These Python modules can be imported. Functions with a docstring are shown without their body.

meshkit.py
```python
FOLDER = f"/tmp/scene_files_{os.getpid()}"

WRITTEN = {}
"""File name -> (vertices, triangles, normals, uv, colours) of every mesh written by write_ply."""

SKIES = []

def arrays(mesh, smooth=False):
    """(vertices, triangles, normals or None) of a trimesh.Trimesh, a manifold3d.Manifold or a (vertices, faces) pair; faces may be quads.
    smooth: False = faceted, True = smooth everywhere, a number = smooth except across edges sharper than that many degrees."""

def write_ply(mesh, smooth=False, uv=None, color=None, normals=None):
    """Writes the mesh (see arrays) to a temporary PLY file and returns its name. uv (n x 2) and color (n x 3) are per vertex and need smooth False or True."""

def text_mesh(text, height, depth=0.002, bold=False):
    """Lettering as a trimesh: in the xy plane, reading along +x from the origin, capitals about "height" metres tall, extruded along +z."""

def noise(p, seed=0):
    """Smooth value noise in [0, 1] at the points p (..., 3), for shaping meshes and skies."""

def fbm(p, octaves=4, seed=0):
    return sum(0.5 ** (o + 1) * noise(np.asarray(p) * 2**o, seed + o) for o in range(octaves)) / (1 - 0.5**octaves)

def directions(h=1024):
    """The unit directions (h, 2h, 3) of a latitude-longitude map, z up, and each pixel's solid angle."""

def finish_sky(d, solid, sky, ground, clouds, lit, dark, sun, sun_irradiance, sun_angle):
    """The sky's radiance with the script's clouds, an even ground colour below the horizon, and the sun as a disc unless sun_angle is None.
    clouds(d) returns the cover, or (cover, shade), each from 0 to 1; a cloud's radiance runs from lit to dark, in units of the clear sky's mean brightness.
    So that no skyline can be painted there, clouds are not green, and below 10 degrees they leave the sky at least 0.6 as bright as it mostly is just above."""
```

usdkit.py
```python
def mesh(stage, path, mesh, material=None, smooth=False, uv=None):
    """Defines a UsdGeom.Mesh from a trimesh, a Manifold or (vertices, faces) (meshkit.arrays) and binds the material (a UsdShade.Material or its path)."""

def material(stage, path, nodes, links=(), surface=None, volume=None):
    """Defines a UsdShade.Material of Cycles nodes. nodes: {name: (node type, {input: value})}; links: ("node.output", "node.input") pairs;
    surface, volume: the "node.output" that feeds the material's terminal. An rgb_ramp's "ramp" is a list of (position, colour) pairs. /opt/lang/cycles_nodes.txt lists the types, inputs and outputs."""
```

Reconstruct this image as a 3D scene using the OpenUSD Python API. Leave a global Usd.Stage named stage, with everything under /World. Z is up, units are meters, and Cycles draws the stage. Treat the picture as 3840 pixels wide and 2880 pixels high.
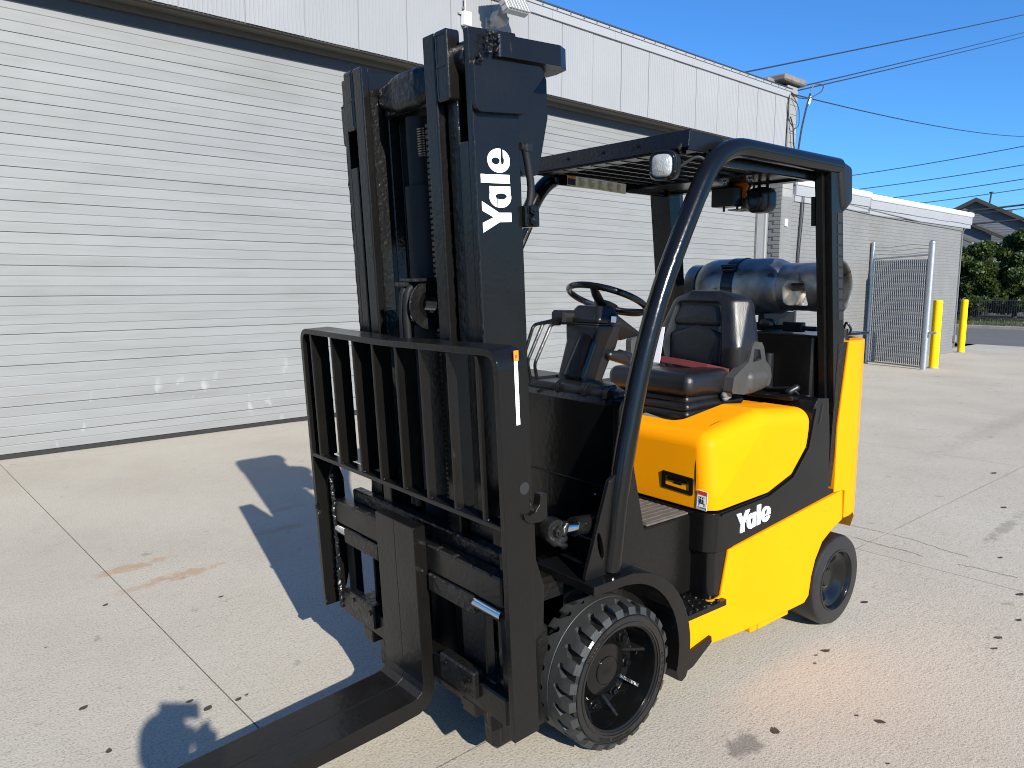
import math, random
import numpy as np, trimesh, shapely
from shapely.geometry import Polygon, Point, LineString, box as sbox
from shapely import affinity
from manifold3d import Manifold, CrossSection, FillRule
from pxr import Usd, UsdGeom, UsdLux, UsdShade, Gf, Sdf, Vt
import usdkit, meshkit

stage = Usd.Stage.CreateInMemory()
UsdGeom.SetStageUpAxis(stage, UsdGeom.Tokens.z); UsdGeom.SetStageMetersPerUnit(stage, 1.0)
UsdGeom.Xform.Define(stage, '/World'); UsdGeom.Scope.Define(stage, '/World/Looks')
# ------------------------------------------------------------------ camera, sky, sun, exposure
CAM = np.array([2.0241, 2.3559, 1.7579]); YAW, PITCH, ROLL = 4.02204277, 0.133288446, 0.00182248680
EXPOSURE = 0.8
SUN = np.array([.441, 1.825, 1.0]); SUN /= np.linalg.norm(SUN)
SUN_INTENSITY, SKY_STRENGTH = 1.25, 0.06
cam = UsdGeom.Camera.Define(stage, '/World/camera')
_d = np.array([math.cos(YAW)*math.cos(PITCH), math.sin(YAW)*math.cos(PITCH), -math.sin(PITCH)])
_r = np.cross(_d, [0, 0, 1]); _r /= np.linalg.norm(_r); _u = np.cross(_r, _d)
_r, _u = math.cos(ROLL)*_r + math.sin(ROLL)*_u, -math.sin(ROLL)*_r + math.cos(ROLL)*_u
_M = np.eye(4); _M[0, :3], _M[1, :3], _M[2, :3], _M[3, :3] = _r, _u, -_d, CAM
cam.AddTransformOp().Set(Gf.Matrix4d(*_M.ravel().tolist()))
cam.CreateHorizontalApertureAttr(36.0); cam.CreateVerticalApertureAttr(27.0); cam.CreateFocalLengthAttr(36*2830.02/3840)
cam.CreateClippingRangeAttr(Gf.Vec2f(0.005, 2000)); cam.CreateExposureAttr(EXPOSURE)
EL, ROT = math.asin(SUN[2]), math.atan2(SUN[0], SUN[1])
skymat = usdkit.material(stage, '/World/Looks/sky_light', {
    's': ('sky_texture', {'sky_type': 'single_scattering', 'sun_disc': False, 'sun_elevation': EL, 'sun_rotation': ROT, 'altitude': 200.0,
                          'air_density': 1.0, 'aerosol_density': 0.35, 'ozone_density': 3.0}),
    't': ('mix_color', {'blend_type': 'multiply', 'fac': 1.0, 'b': (.52, 1.12, 1.78), 'use_clamp_result': False}),
    'b': ('background_shader', {'strength': SKY_STRENGTH})}, [('s.color', 't.a'), ('t.result', 'b.color')], surface='b.background')
dome = UsdLux.DomeLight.Define(stage, '/World/sky'); UsdShade.MaterialBindingAPI.Apply(dome.GetPrim()).Bind(skymat)
dome.GetPrim().SetCustomDataByKey('kind', 'structure')
sun = UsdLux.DistantLight.Define(stage, '/World/sun')
sun.CreateIntensityAttr(SUN_INTENSITY); sun.CreateAngleAttr(0.5); sun.CreateColorAttr(Gf.Vec3f(1.0, 0.94, 0.84)); sun.GetPrim().CreateAttribute('inputs:normalize', Sdf.ValueTypeNames.Bool).Set(True)
_z = SUN; _x = np.cross([0, 0, 1], _z); _x /= np.linalg.norm(_x); _y = np.cross(_z, _x)
_M = np.eye(4); _M[0, :3], _M[1, :3], _M[2, :3] = _x, _y, _z
sun.AddTransformOp().Set(Gf.Matrix4d(*_M.ravel().tolist()))
rng = np.random.default_rng(7); random.seed(7)

# ------------------------------------------------------------------ materials
def mat(name, color, rough=.5, metal=0, bump=None, vary=None, bevel=0, spec=.5, coat=0, coat_rough=.05, wear=None, rvary=None):
    """principled material: colour varied by noise (vary: scale, dark multiplier), noise bump (scale, distance), rounded edges (bevel radius)"""
    n = {'g': ('geometry', {}), 'p': ('principled_bsdf', {'base_color': color, 'roughness': rough, 'metallic': metal, 'specular_ior_level': spec, 'coat_weight': coat, 'coat_roughness': coat_rough})}
    l = []
    if vary:
        n['nv'] = ('noise_texture', {'scale': vary[0], 'detail': 6.0, 'roughness': .6})
        n['rv'] = ('rgb_ramp', {'ramp': [(.3, tuple(c*vary[1] for c in color)), (.7, color)]})
        l += [('g.position', 'nv.vector'), ('nv.fac', 'rv.fac'), ('rv.color', 'p.base_color')]
    if wear:   # (scale, stretch, threshold, colour): small chips, scuffs and scratches with a shape of their own
        n['wm'] = ('mapping', {'scale': wear[1], 'rotation': (.3, .5, .2)}); n['wn'] = ('noise_texture', {'scale': wear[0], 'detail': 8.0, 'roughness': .72})
        n['wr'] = ('rgb_ramp', {'ramp': [(wear[2], (0, 0, 0)), (min(wear[2]+.05, 1.), (1, 1, 1))]}); n['wx'] = ('mix_color', {'a': color, 'b': wear[3]})
        if vary: l.remove(('rv.color', 'p.base_color')); l.append(('rv.color', 'wx.a'))
        l += [('g.position', 'wm.vector'), ('wm.vector', 'wn.vector'), ('wn.fac', 'wr.fac'), ('wr.color', 'wx.fac_'), ('wx.result', 'p.base_color')]
        n['ws'] = ('separate_color', {}); l[-2] = ('wr.color', 'ws.color'); l.append(('ws.r', 'wx.fac'))
    if rvary:
        n['nr'] = ('noise_texture', {'scale': rvary[0], 'detail': 4.0})
        n['mr'] = ('map_range', {'range_type': 'linear', 'from_min': .3, 'from_max': .7, 'to_min': rvary[1], 'to_max': rvary[2]})
        l += [('g.position', 'nr.vector'), ('nr.fac', 'mr.value'), ('mr.result', 'p.roughness')]
    nl = None
    if bevel:
        n['bv'] = ('bevel', {'samples': 4, 'radius': bevel}); nl = 'bv.bevel'
    if bump:
        n['nb'] = ('noise_texture', {'scale': bump[0], 'detail': 3.0}); n['b'] = ('bump', {'distance': bump[1], 'strength': 1.0})
        l += [('g.position', 'nb.vector'), ('nb.fac', 'b.height')]
        if nl: l.append((nl, 'b.normal'))
        nl = 'b.normal'
    if nl: l.append((nl, 'p.normal'))
    return usdkit.material(stage, '/World/Looks/'+name, n, l, surface='p.BSDF')

M = {}
M['black'] = mat('black_paint', (.0055, .005, .0045), .26, bump=(60, .0010), bevel=.004, rvary=(6, .18, .34), spec=.36, wear=(9., (1., 1., .35), .67, (.03, .027, .024)))
M['black_dirty'] = mat('black_paint_rough', (.007, .0066, .006), .3, bump=(38, .006), bevel=.003, rvary=(10, .16, .45), spec=.36)
M['black_gloss'] = mat('black_gloss', (.004, .004, .004), .15, bump=(40, .0006), bevel=.004, spec=.4)
M['grease'] = mat('lumpy_black_paint', (.007, .007, .007), .3, bump=(55, .005))
M['plastic'] = mat('black_plastic', (.0085, .0085, .009), .33, bump=(300, .0006), bevel=.004, spec=.4)
M['vinyl'] = mat('black_vinyl', (.0075, .0075, .0085), .34, bump=(180, .0012), rvary=(14, .28, .42))
M['grey_plastic'] = mat('worn_grey_plastic', (.045, .045, .043), .55, bump=(120, .001), vary=(14, .7))
M['lever_grey'] = mat('grey_lever', (.16, .165, .16), .5)
M['rubber'] = mat('tyre_rubber', (.027, .029, .029), .5, bump=(140, .0012), vary=(9, .65), rvary=(20, .45, .65))
M['sidewall'] = mat('tyre_sidewall', (.009, .009, .009), .27, bump=(45, .0016))
M['rear_rubber'] = mat('rear_tyre_rubber', (.014, .0145, .0145), .42, bump=(120, .001), vary=(9, .65))
M['yellow'] = mat('yellow_paint', (.8, .29, .002), .42, bump=(3, .001), bevel=.006, vary=(2.2, .94), spec=.06, wear=(5., (1., 1., 1.6), .7, (.45, .2, .02)))
M['white'] = mat('white_vinyl', (.82, .82, .82), .45)
M['red'] = mat('red_print', (.6, .03, .02), .5)
M['orange'] = mat('orange_plastic', (.75, .2, .01), .45)
M['blackprint'] = mat('black_print', (.02, .02, .02), .5)
M['cream'] = mat('cream_label', (.82, .77, .5), .5, vary=(60, .75))
M['chrome'] = mat('chrome_rod', (.6, .61, .63), .16, 1)
M['alu'] = mat('tank_aluminium', (.5, .48, .44), .42, 1, bump=(25, .0012), vary=(6, .4), rvary=(9, .26, .6), wear=(14., (1., .25, 1.), .6, (.12, .11, .1)))
M['brass'] = mat('dull_metal', (.25, .22, .17), .45, 1)
M['belt'] = mat('red_belt_webbing', (.16, .025, .028), .7, bump=(400, .0006))
M['lens'] = mat('lamp_lens', (.5, .5, .48), .12, .5, bump=(170, .0025))
M['hose'] = mat('hose_rubber', (.008, .008, .009), .6, spec=.25)
M['steel'] = mat('galvanised_steel', (.45, .47, .49), .42, .85, vary=(12, .8))
M['wire'] = mat('cable_black', (.02, .021, .022), .5)
M['mat_rubber'] = mat('floor_mat', (.1, .088, .075), .75, vary=(30, .6), bump=(160, .001))
M['fascia'] = mat('fascia_metal', (.238, .245, .257), .5, vary=(1.3, .93), bump=(2.2, .004))
M['trim'] = mat('roof_trim', (.27, .278, .292), .48, vary=(1.1, .93))
M['darktrim'] = mat('dark_trim', (.03, .035, .05), .5)
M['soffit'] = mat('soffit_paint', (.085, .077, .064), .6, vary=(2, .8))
M['lintel'] = mat('dark_shade_strip', (.045, .05, .062), .6, vary=(2, .8))  # fascia shade on the door tops, put into the colour
M['jamb'] = mat('jamb_paint', (.165, .17, .175), .6, vary=(3, .85))
M['seal'] = mat('door_seal', (.01, .01, .01), .7)
M['brick'] = mat('painted_brick', (.17, .172, .171), .7, vary=(1.6, .84), bump=(40, .004))
M['brick_dark'] = mat('painted_brick_dirty', (.165, .165, .158), .75, vary=(2.5, .8), bump=(40, .004))
M['mortar'] = mat('painted_mortar', (.155, .16, .163), .8, vary=(2, .85))
M['white_paint'] = mat('white_coping', (.8, .8, .8), .6, vary=(3, .9))
M['pier'] = mat('pier_block', (.26, .265, .26), .7, vary=(2, .75), bump=(20, .004))
M['stone'] = mat('weathered_cap', (.2, .175, .16), .8, vary=(8, .6))
M['bollard'] = mat('bollard_yellow', (.85, .5, .003), .5, spec=.15, bump=(4, .003), vary=(4, .92), wear=(9., (1., 1., .6), .66, (.3, .2, .06)))
M['slat'] = mat('privacy_slat', (.2, .205, .205), .5)
M['mesh_wire'] = mat('fence_wire', (.1, .105, .11), .5, .4)
M['flood'] = mat('floodlight_housing', (.34, .34, .33), .5, .3, vary=(9, .7))
M['siding'] = mat('grey_siding', (.1, .115, .14), .7, vary=(.6, .8))
M['roofing'] = mat('shingle_roof', (.12, .105, .09), .85, vary=(3, .6))
M['house_trim'] = mat('house_trim', (.02, .019, .018), .6)
M['iron'] = mat('black_iron', (.012, .012, .013), .5)
M['bark'] = mat('bark', (.05, .038, .028), .9, vary=(10, .5))
M['asphalt'] = mat('asphalt', (.11, .108, .105), .85, vary=(.9, .8), bump=(60, .006))
M['joint'] = mat('joint_filler', (.27, .24, .19), .9, vary=(8, .7))
M['crack'] = mat('crack_dirt', (.16, .14, .115), .9)
M['kerb'] = mat('kerb_concrete', (.3, .28, .25), .8, vary=(3, .7))
M['skin'] = mat('skin', (.42, .24, .17), .5)
M['shirt'] = mat('dark_shirt', (.05, .06, .09), .8)
M['trousers'] = mat('dark_trousers', (.03, .03, .035), .8)
M['hair'] = mat('dark_hair', (.02, .015, .012), .6)
M['leaf_dry'] = mat('dry_leaf', (.05, .035, .028), .7)
M['paper'] = mat('white_paper', (.8, .78, .82), .6)
M['base_soil'] = mat('ground_base', (.06, .055, .048), .9)

def door_mat():
    n = {'g': ('geometry', {}), 'p': ('principled_bsdf', {'roughness': .45, 'specular_ior_level': .4}),
         'o': ('object_info', {}), 'n1': ('noise_texture', {'scale': .55, 'detail': 4.0}), 'r1': ('rgb_ramp', {'ramp': [(.3, (.188, .194, .192)), (.5, (.2, .205, .206)), (.7, (.192, .2, .197))]}),
         'm': ('mapping', {'scale': (.35, .35, 3.)}), 'n2': ('noise_texture', {'scale': 4.0, 'detail': 6.0}), 'r2': ('rgb_ramp', {'ramp': [(.25, (.9, .89, .86)), (.55, (1, 1, 1))]}),
         'x': ('mix_color', {'blend_type': 'multiply', 'fac': 1.0}),
         'nb': ('noise_texture', {'scale': 1.6, 'detail': 1.0}), 'b': ('bump', {'distance': .012}),
         # pale splash marks low on the door
         'mp': ('mapping', {'scale': (5., 5., 2.6)}), 'n3': ('noise_texture', {'scale': 1.0, 'detail': 2.0}), 'r3': ('rgb_ramp', {'ramp': [(.64, (0, 0, 0)), (.72, (1, 1, 1))]}),
         'sz': ('separate_xyz', {}), 'rz': ('map_range', {'range_type': 'linear', 'from_min': .9, 'from_max': .55, 'to_min': 0., 'to_max': .75, 'clamp': True}),
         'mm': ('math', {'math_type': 'multiply'}), 'ro': ('map_range', {'range_type': 'linear', 'to_min': .945, 'to_max': 1.04}), 'hv': ('hsv', {}), 'y': ('mix_color', {'blend_type': 'mix', 'b': (.31, .317, .325)}),
         }
    l = [('g.position', 'n1.vector'), ('n1.fac', 'r1.fac'), ('g.position', 'm.vector'), ('m.vector', 'n2.vector'), ('n2.fac', 'r2.fac'), ('r1.color', 'x.a'), ('r2.color', 'x.b'),
         ('g.position', 'mp.vector'), ('mp.vector', 'n3.vector'), ('n3.fac', 'r3.fac'), ('g.position', 'sz.vector'), ('sz.z', 'rz.value'), ('r3.color', 'mm.value1'), ('rz.result', 'mm.value2'),
         ('o.random', 'ro.value'), ('ro.result', 'hv.value'), ('x.result', 'hv.color'), ('hv.color', 'y.a'), ('mm.value', 'y.fac'), ('y.result', 'p.base_color'), ('g.position', 'nb.vector'), ('nb.fac', 'b.height'), ('b.normal', 'p.normal')]
    return usdkit.material(stage, '/World/Looks/door_metal', n, l, surface='p.BSDF')
M['door'] = door_mat()

def concrete_mat():
    """broom-finished yard concrete: blotches, fine grain, specks, and rust and oil stains lying where the photograph has them"""
    n = {'g': ('geometry', {}), 'p': ('principled_bsdf', {'roughness': .85, 'specular_ior_level': .25}),
         'n1': ('noise_texture', {'scale': .55, 'detail': 5.0, 'roughness': .6}), 'r1': ('rgb_ramp', {'ramp': [(.3, (.355, .322, .268)), (.5, (.40, .367, .305)), (.7, (.425, .395, .332))]}),
         'm2': ('mapping', {'rotation': (0, 0, .35), 'scale': (5., 22., 1.)}), 'n2': ('noise_texture', {'scale': 2.2, 'detail': 8.0, 'roughness': .65}), 'r2': ('rgb_ramp', {'ramp': [(.28, (.78, .77, .75)), (.45, (.97, .97, .97)), (.7, (1.05, 1.05, 1.05))]}),
         'n3': ('noise_texture', {'scale': 95.0, 'detail': 3.0, 'roughness': .7}), 'r3': ('rgb_ramp', {'ramp': [(.3, (.5, .49, .47)), (.46, (.98, .98, .98)), (.72, (1.16, 1.16, 1.15))]}),
         'n4': ('noise_texture', {'scale': 5.5, 'detail': 5.0}), 'r4': ('rgb_ramp', {'ramp': [(.28, (.5, .49, .48)), (.33, (1, 1, 1))]}),
         'x1': ('mix_color', {'blend_type': 'multiply', 'fac': .8}), 'x2': ('mix_color', {'blend_type': 'multiply', 'fac': 1.0}), 'x3': ('mix_color', {'blend_type': 'multiply', 'fac': .55}),
         'b': ('bump', {'distance': .004, 'strength': .8}), 'nw': ('noise_texture', {'scale': 11.0, 'detail': 6.0, 'roughness': .7})}
    l = [('g.position', 'n1.vector'), ('n1.fac', 'r1.fac'), ('g.position', 'm2.vector'), ('m2.vector', 'n2.vector'), ('n2.fac', 'r2.fac'), ('g.position', 'n3.vector'), ('n3.fac', 'r3.fac'),
         ('g.position', 'n4.vector'), ('n4.fac', 'r4.fac'), ('r1.color', 'x1.a'), ('r2.color', 'x1.b'), ('x1.result', 'x2.a'), ('r3.color', 'x2.b'), ('x2.result', 'x3.a'), ('r4.color', 'x3.b'),
         ('n3.fac', 'b.height'), ('b.normal', 'p.normal'), ('g.position', 'nw.vector')]
    last = 'x3.result'
    for i, (x, y, ang, lx, ly, c, a) in enumerate(STAINS):
        ca, sa = math.cos(ang), math.sin(ang)
        n |= {f'ma{i}': ('vector_math', {'math_type': 'subtract', 'vector2': (x, y, 0)}), f'mb{i}': ('mapping', {'mapping_type': 'texture', 'rotation': (0, 0, ang), 'scale': (lx, ly, 1e3)}),
              f'le{i}': ('vector_math', {'math_type': 'length'}), f'ad{i}': ('math', {'math_type': 'multiply_add', 'value2': 3.6}), f'su{i}': ('math', {'math_type': 'add', 'value2': -1.8}),
              f'rr{i}': ('map_range', {'range_type': 'smoothstep', 'from_min': 1.15, 'from_max': .35, 'to_min': 0., 'to_max': a, 'clamp': True}), f'mx{i}': ('mix_color', {'blend_type': 'mix', 'b': c})}
        l += [('g.position', f'ma{i}.vector1'), (f'ma{i}.vector', f'mb{i}.vector'), (f'mb{i}.vector', f'le{i}.vector1'), ('nw.fac', f'ad{i}.value1'), (f'le{i}.value', f'ad{i}.value3'),
              (f'ad{i}.value', f'su{i}.value1'), (f'su{i}.value', f'rr{i}.value'), (f'rr{i}.result', f'mx{i}.fac'), (last, f'mx{i}.a')]
        last = f'mx{i}.result'
    l.append((last, 'p.base_color'))
    return usdkit.material(stage, '/World/Looks/yard_concrete', n, l, surface='p.BSDF')
RUST, OIL = (.33, .17, .075), (.12, .11, .1)
#STAINS_HERE
STAINS = [(.98, -2.62, 0.1, .24, .07, RUST, .5), (.77, -2.3, 0.1, .22, .07, RUST, .5), (1.02, -2.25, 0.1, .18, .05, RUST, .32), (-.05, -2.75, .1, .24, .06, RUST, .4), (-.25, -3.2, .1, .2, .05, RUST, .3),
          (-.38, .85, .3, .1, .06, OIL, .7), (-4.3, .5, .1, .5, .05, OIL, .4), (-6.0, 1.2, .15, 2.4, .14, OIL, .16), (-9.5, -1.2, .1, 3.0, .18, OIL, .18)]
M['concrete'] = concrete_mat()

def leaf_mat(name, col, trans):
    n = {'p': ('principled_bsdf', {'base_color': col, 'roughness': .5}), 't': ('translucent_bsdf', {'color': trans}), 'm': ('mix_closure', {'fac': .3}), 'g': ('geometry', {}),
         'r': ('rgb_ramp', {'ramp': [(0., tuple(c*.55 for c in col)), (.6, col), (1., tuple(c*1.5 for c in col))]})}
    return usdkit.material(stage, '/World/Looks/'+name, n, [('g.random_per_island', 'r.fac'), ('r.color', 'p.base_color'), ('p.BSDF', 'm.closure1'), ('t.BSDF', 'm.closure2')], surface='m.closure')
M['leaf'] = leaf_mat('tree_leaf', (.065, .105, .018), (.12, .18, .02))
M['grass'] = leaf_mat('grass_blade', (.1, .13, .035), (.15, .2, .04))

# ------------------------------------------------------------------ mesh helpers
def tm(x):
    if isinstance(x, trimesh.Trimesh): return x
    if isinstance(x, (list,)): return trimesh.util.concatenate([tm(a) for a in x])
    if hasattr(x, 'to_mesh'):
        m = x.to_mesh(); return trimesh.Trimesh(np.array(m.vert_properties[:, :3], float), np.array(m.tri_verts, int), process=False)
    v, f = np.asarray(x[0], float), np.asarray(x[1], int)
    if f.shape[1] == 4: f = np.vstack([f[:, [0, 1, 2]], f[:, [0, 2, 3]]])
    return trimesh.Trimesh(v, f, process=False)
def xf(m, T):
    m = tm(m).copy(); T = np.asarray(T, float)
    v = m.vertices @ T[:3, :3].T + T[:3, 3]; f = m.faces[:, ::-1] if np.linalg.det(T[:3, :3]) < 0 else m.faces
    return trimesh.Trimesh(v, f, process=False)
def mv(m, x=0, y=0, z=0):
    T = np.eye(4); T[:3, 3] = x, y, z; return xf(m, T)
def rotm(axis, deg, at=(0, 0, 0)): return trimesh.transformations.rotation_matrix(math.radians(deg), axis, at)
def mir(m): return xf(m, np.diag([1, -1, 1, 1.]))
def hullpts(p): return Manifold.hull_points(np.asarray(p, float))
def box(lo, hi, c=0.):
    lo, hi = np.minimum(lo, hi).astype(float), np.maximum(lo, hi).astype(float)
    c = min(c, .45*float((hi-lo).min()))
    if c <= 0: return tm(Manifold.cube(tuple(hi-lo)).translate(tuple(lo)))
    p = []
    for i in range(8):
        s = [(i >> k) & 1 for k in range(3)]
        for k in range(3):
            q = [hi[j]-(0 if j == k else c) if s[j] else lo[j]+(0 if j == k else c) for j in range(3)]; p.append(q)
    return tm(hullpts(p))
def spheres(pts, r, n=20):
    r = np.broadcast_to(r, len(pts)); return Manifold.batch_hull([Manifold.sphere(float(a), n).translate(tuple(map(float, p))) for p, a in zip(pts, r)])
def ext(poly, axis, a, b, holes=()):
    """extrudes a 2D outline: axis 'y' takes (x,z) points, 'x' takes (y,z), 'z' takes (x,y)"""
    P = poly if isinstance(poly, Polygon) else Polygon(poly, holes)
    P = shapely.geometry.polygon.orient(P.buffer(0) if not P.is_valid else P)
    rings = [np.array(P.exterior.coords)[:-1]] + [np.array(r.coords)[:-1] for r in P.interiors]
    m = Manifold.extrude(CrossSection(rings, FillRule.EvenOdd), float(b-a))
    if axis == 'z': return m.translate((0, 0, float(a)))
    if axis == 'y': return m.transform(np.array([[1, 0, 0, 0], [0, 0, -1, float(b)], [0, 1, 0, 0.]]))
    return m.transform(np.array([[0, 0, 1, float(a)], [1, 0, 0, 0], [0, 1, 0, 0.]]))
def rnd(poly, r):
    P = poly if isinstance(poly, Polygon) else Polygon(poly)
    return P.buffer(-r, join_style=1, quad_segs=6).buffer(r, quad_segs=6)
def soften(poly, r):
    P = rnd(poly, r); return P.buffer(r, quad_segs=6).buffer(-r, quad_segs=6)
def fillet(pts, r, n=6):
    pts = [np.asarray(p, float) for p in pts]; out = [pts[0]]
    rr = np.broadcast_to(r, len(pts))
    for i in range(1, len(pts)-1):
        a, b, c = pts[i-1], pts[i], pts[i+1]; u, v = a-b, c-b; lu, lv = np.linalg.norm(u), np.linalg.norm(v)
        k = min(rr[i], lu*.49, lv*.49)
        if k < 1e-6: out.append(b); continue
        p, q = b+u/lu*k, b+v/lv*k
        for t in np.linspace(0, 1, n+1): out.append((1-t)**2*p + 2*t*(1-t)*b + t*t*q)
    return np.array(out+[pts[-1]])
def tube(path, r, n=10, prof=None):
    path = np.asarray(path, float); t = np.gradient(path, axis=0); t /= np.linalg.norm(t, axis=1)[:, None]
    up = np.array([0, 1, 0.]) if abs(t[0] @ [0, 1, 0]) < .9 else np.array([1, 0, 0.])
    a0 = np.cross(t[0], up); a0 /= np.linalg.norm(a0); rings = []
    ang = np.linspace(0, 2*np.pi, n, endpoint=False); rad = np.broadcast_to(r, len(path))
    prof = np.stack([np.cos(ang), np.sin(ang)], 1) if prof is None else np.asarray(prof, float)
    n = len(prof)
    for i, p in enumerate(path):
        a0 = a0 - (a0 @ t[i])*t[i]; a0 /= np.linalg.norm(a0); b0 = np.cross(t[i], a0)
        rings.append(p + rad[i]*(prof[:, :1]*a0 + prof[:, 1:]*b0))
    v = np.vstack(rings + [path[:1], path[-1:]]); f = []
    for i in range(len(path)-1):
        for k in range(n):
            a, b, c, d = i*n+k, i*n+(k+1) % n, (i+1)*n+(k+1) % n, (i+1)*n+k; f += [(a, b, c), (a, c, d)]
    L = len(path)*n
    for k in range(n): f += [(L, (k+1) % n, k), (L+1, (len(path)-1)*n+k, (len(path)-1)*n+(k+1) % n)]
    return trimesh.Trimesh(v, f, process=False)
def lathe(prof, n=48, axis='y', at=(0, 0, 0)):
    """profile of (radius, height along the axis), listed so that the solid lies inside; closed ring"""
    P = CrossSection([np.array(shapely.geometry.polygon.orient(Polygon(prof)).exterior.coords)[:-1]], FillRule.EvenOdd)
    m = Manifold.revolve(P, n)
    if axis == 'y': m = m.transform(np.array([[1, 0, 0, 0], [0, 0, 1., 0], [0, -1., 0, 0]]))
    if axis == 'x': m = m.transform(np.array([[0, 0, 1., 0], [0, 1, 0, 0], [-1., 0, 0, 0]]))
    return m.translate(tuple(map(float, at)))
def cyl(a, b, r, n=20): return tube([np.asarray(a, float), np.add(a, np.asarray(b, float)/2), np.add(a, b)], r, n)
def hexbolt(p, axis, r=.014, h=.012):
    a = np.asarray(axis, float); return [tube([p, np.add(p, a*h)], r, 6), tube([p, np.add(p, a*h*1.35)], r*.55, 10)]

USED = {}
def upath(parent, name):
    k = f'{parent}/{name}'; i = USED.get(k, 0); USED[k] = i+1
    return k if i == 0 else f'{k}_{i:03d}'
class Thing:
    def __init__(s, name, label=None, cat=None, at=(0, 0, 0), group=None, kind=None, mesh=None, m=None, smooth=30):
        s.path = upath('/World', name); s.at = np.asarray(at, float)
        if mesh is None: p = UsdGeom.Xform.Define(stage, s.path)
        else:
            g = tm(mesh); g = trimesh.Trimesh(g.vertices-s.at, g.faces, process=False); p = usdkit.mesh(stage, s.path, g, M[m], smooth)
        p.AddTranslateOp().Set(Gf.Vec3d(*map(float, s.at))); s.prim = p.GetPrim()
        for k, v in (('label', label), ('category', cat), ('group', group), ('kind', kind)):
            if v: s.prim.SetCustomDataByKey(k, v)
    def part(s, name, mesh, m, smooth=30, sub=None, label=None, kind=None):
        g = tm(mesh); g = trimesh.Trimesh(g.vertices-s.at, g.faces, process=False)
        path = upath(sub or s.path, name); p = usdkit.mesh(stage, path, g, M[m], smooth).GetPrim()
        if label: p.SetCustomDataByKey('label', label)
        if kind: p.SetCustomDataByKey('kind', kind)
        return path

# lettering: the maker's heavy condensed word, drawn from shapes; unit capital height, baseline at 0
def word_shapes():
    Y = Polygon([(0, 1.0), (.27, 1.0), (.42, .62), (.60, 1.0), (.86, 1.0), (.545, .42), (.545, 0), (.285, 0), (.285, .42)])
    el = lambda cx, cy, rx, ry: affinity.scale(Point(cx, cy).buffer(1, quad_segs=16), rx, ry)
    a = el(.98, .36, .30, .38).union(sbox(1.06, 0, 1.28, .72)).difference(el(1.0, .33, .085, .2)).difference(sbox(.66, .455, 1.0, .485))
    l = sbox(1.36, 0, 1.60, 1.0)
    e = el(1.98, .36, .33, .39).difference(el(1.97, .47, .095, .145).union(sbox(1.88, .21, 2.4, .285)).union(el(1.985, .235, .10, .06)))
    return [Y, a, l, e]
def word(height, length, depth, slant=0.):
    s = length/2.31
    out = []
    for g in word_shapes():
        g = affinity.affine_transform(g, [s, slant*height, 0, height, 0, 0])
        for q in getattr(g, 'geoms', [g]): out.append(tm(ext(q, 'z', 0, depth)))
    return tm(out)
def text(t, h, depth=.001, bold=True): return meshkit.text_mesh(t, h, depth, bold)
def frame(o, x, y):
    x, y = np.asarray(x, float), np.asarray(y, float); T = np.eye(4); T[:3, 0], T[:3, 1], T[:3, 2], T[:3, 3] = x, y, np.cross(x, y), o; return T

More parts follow.
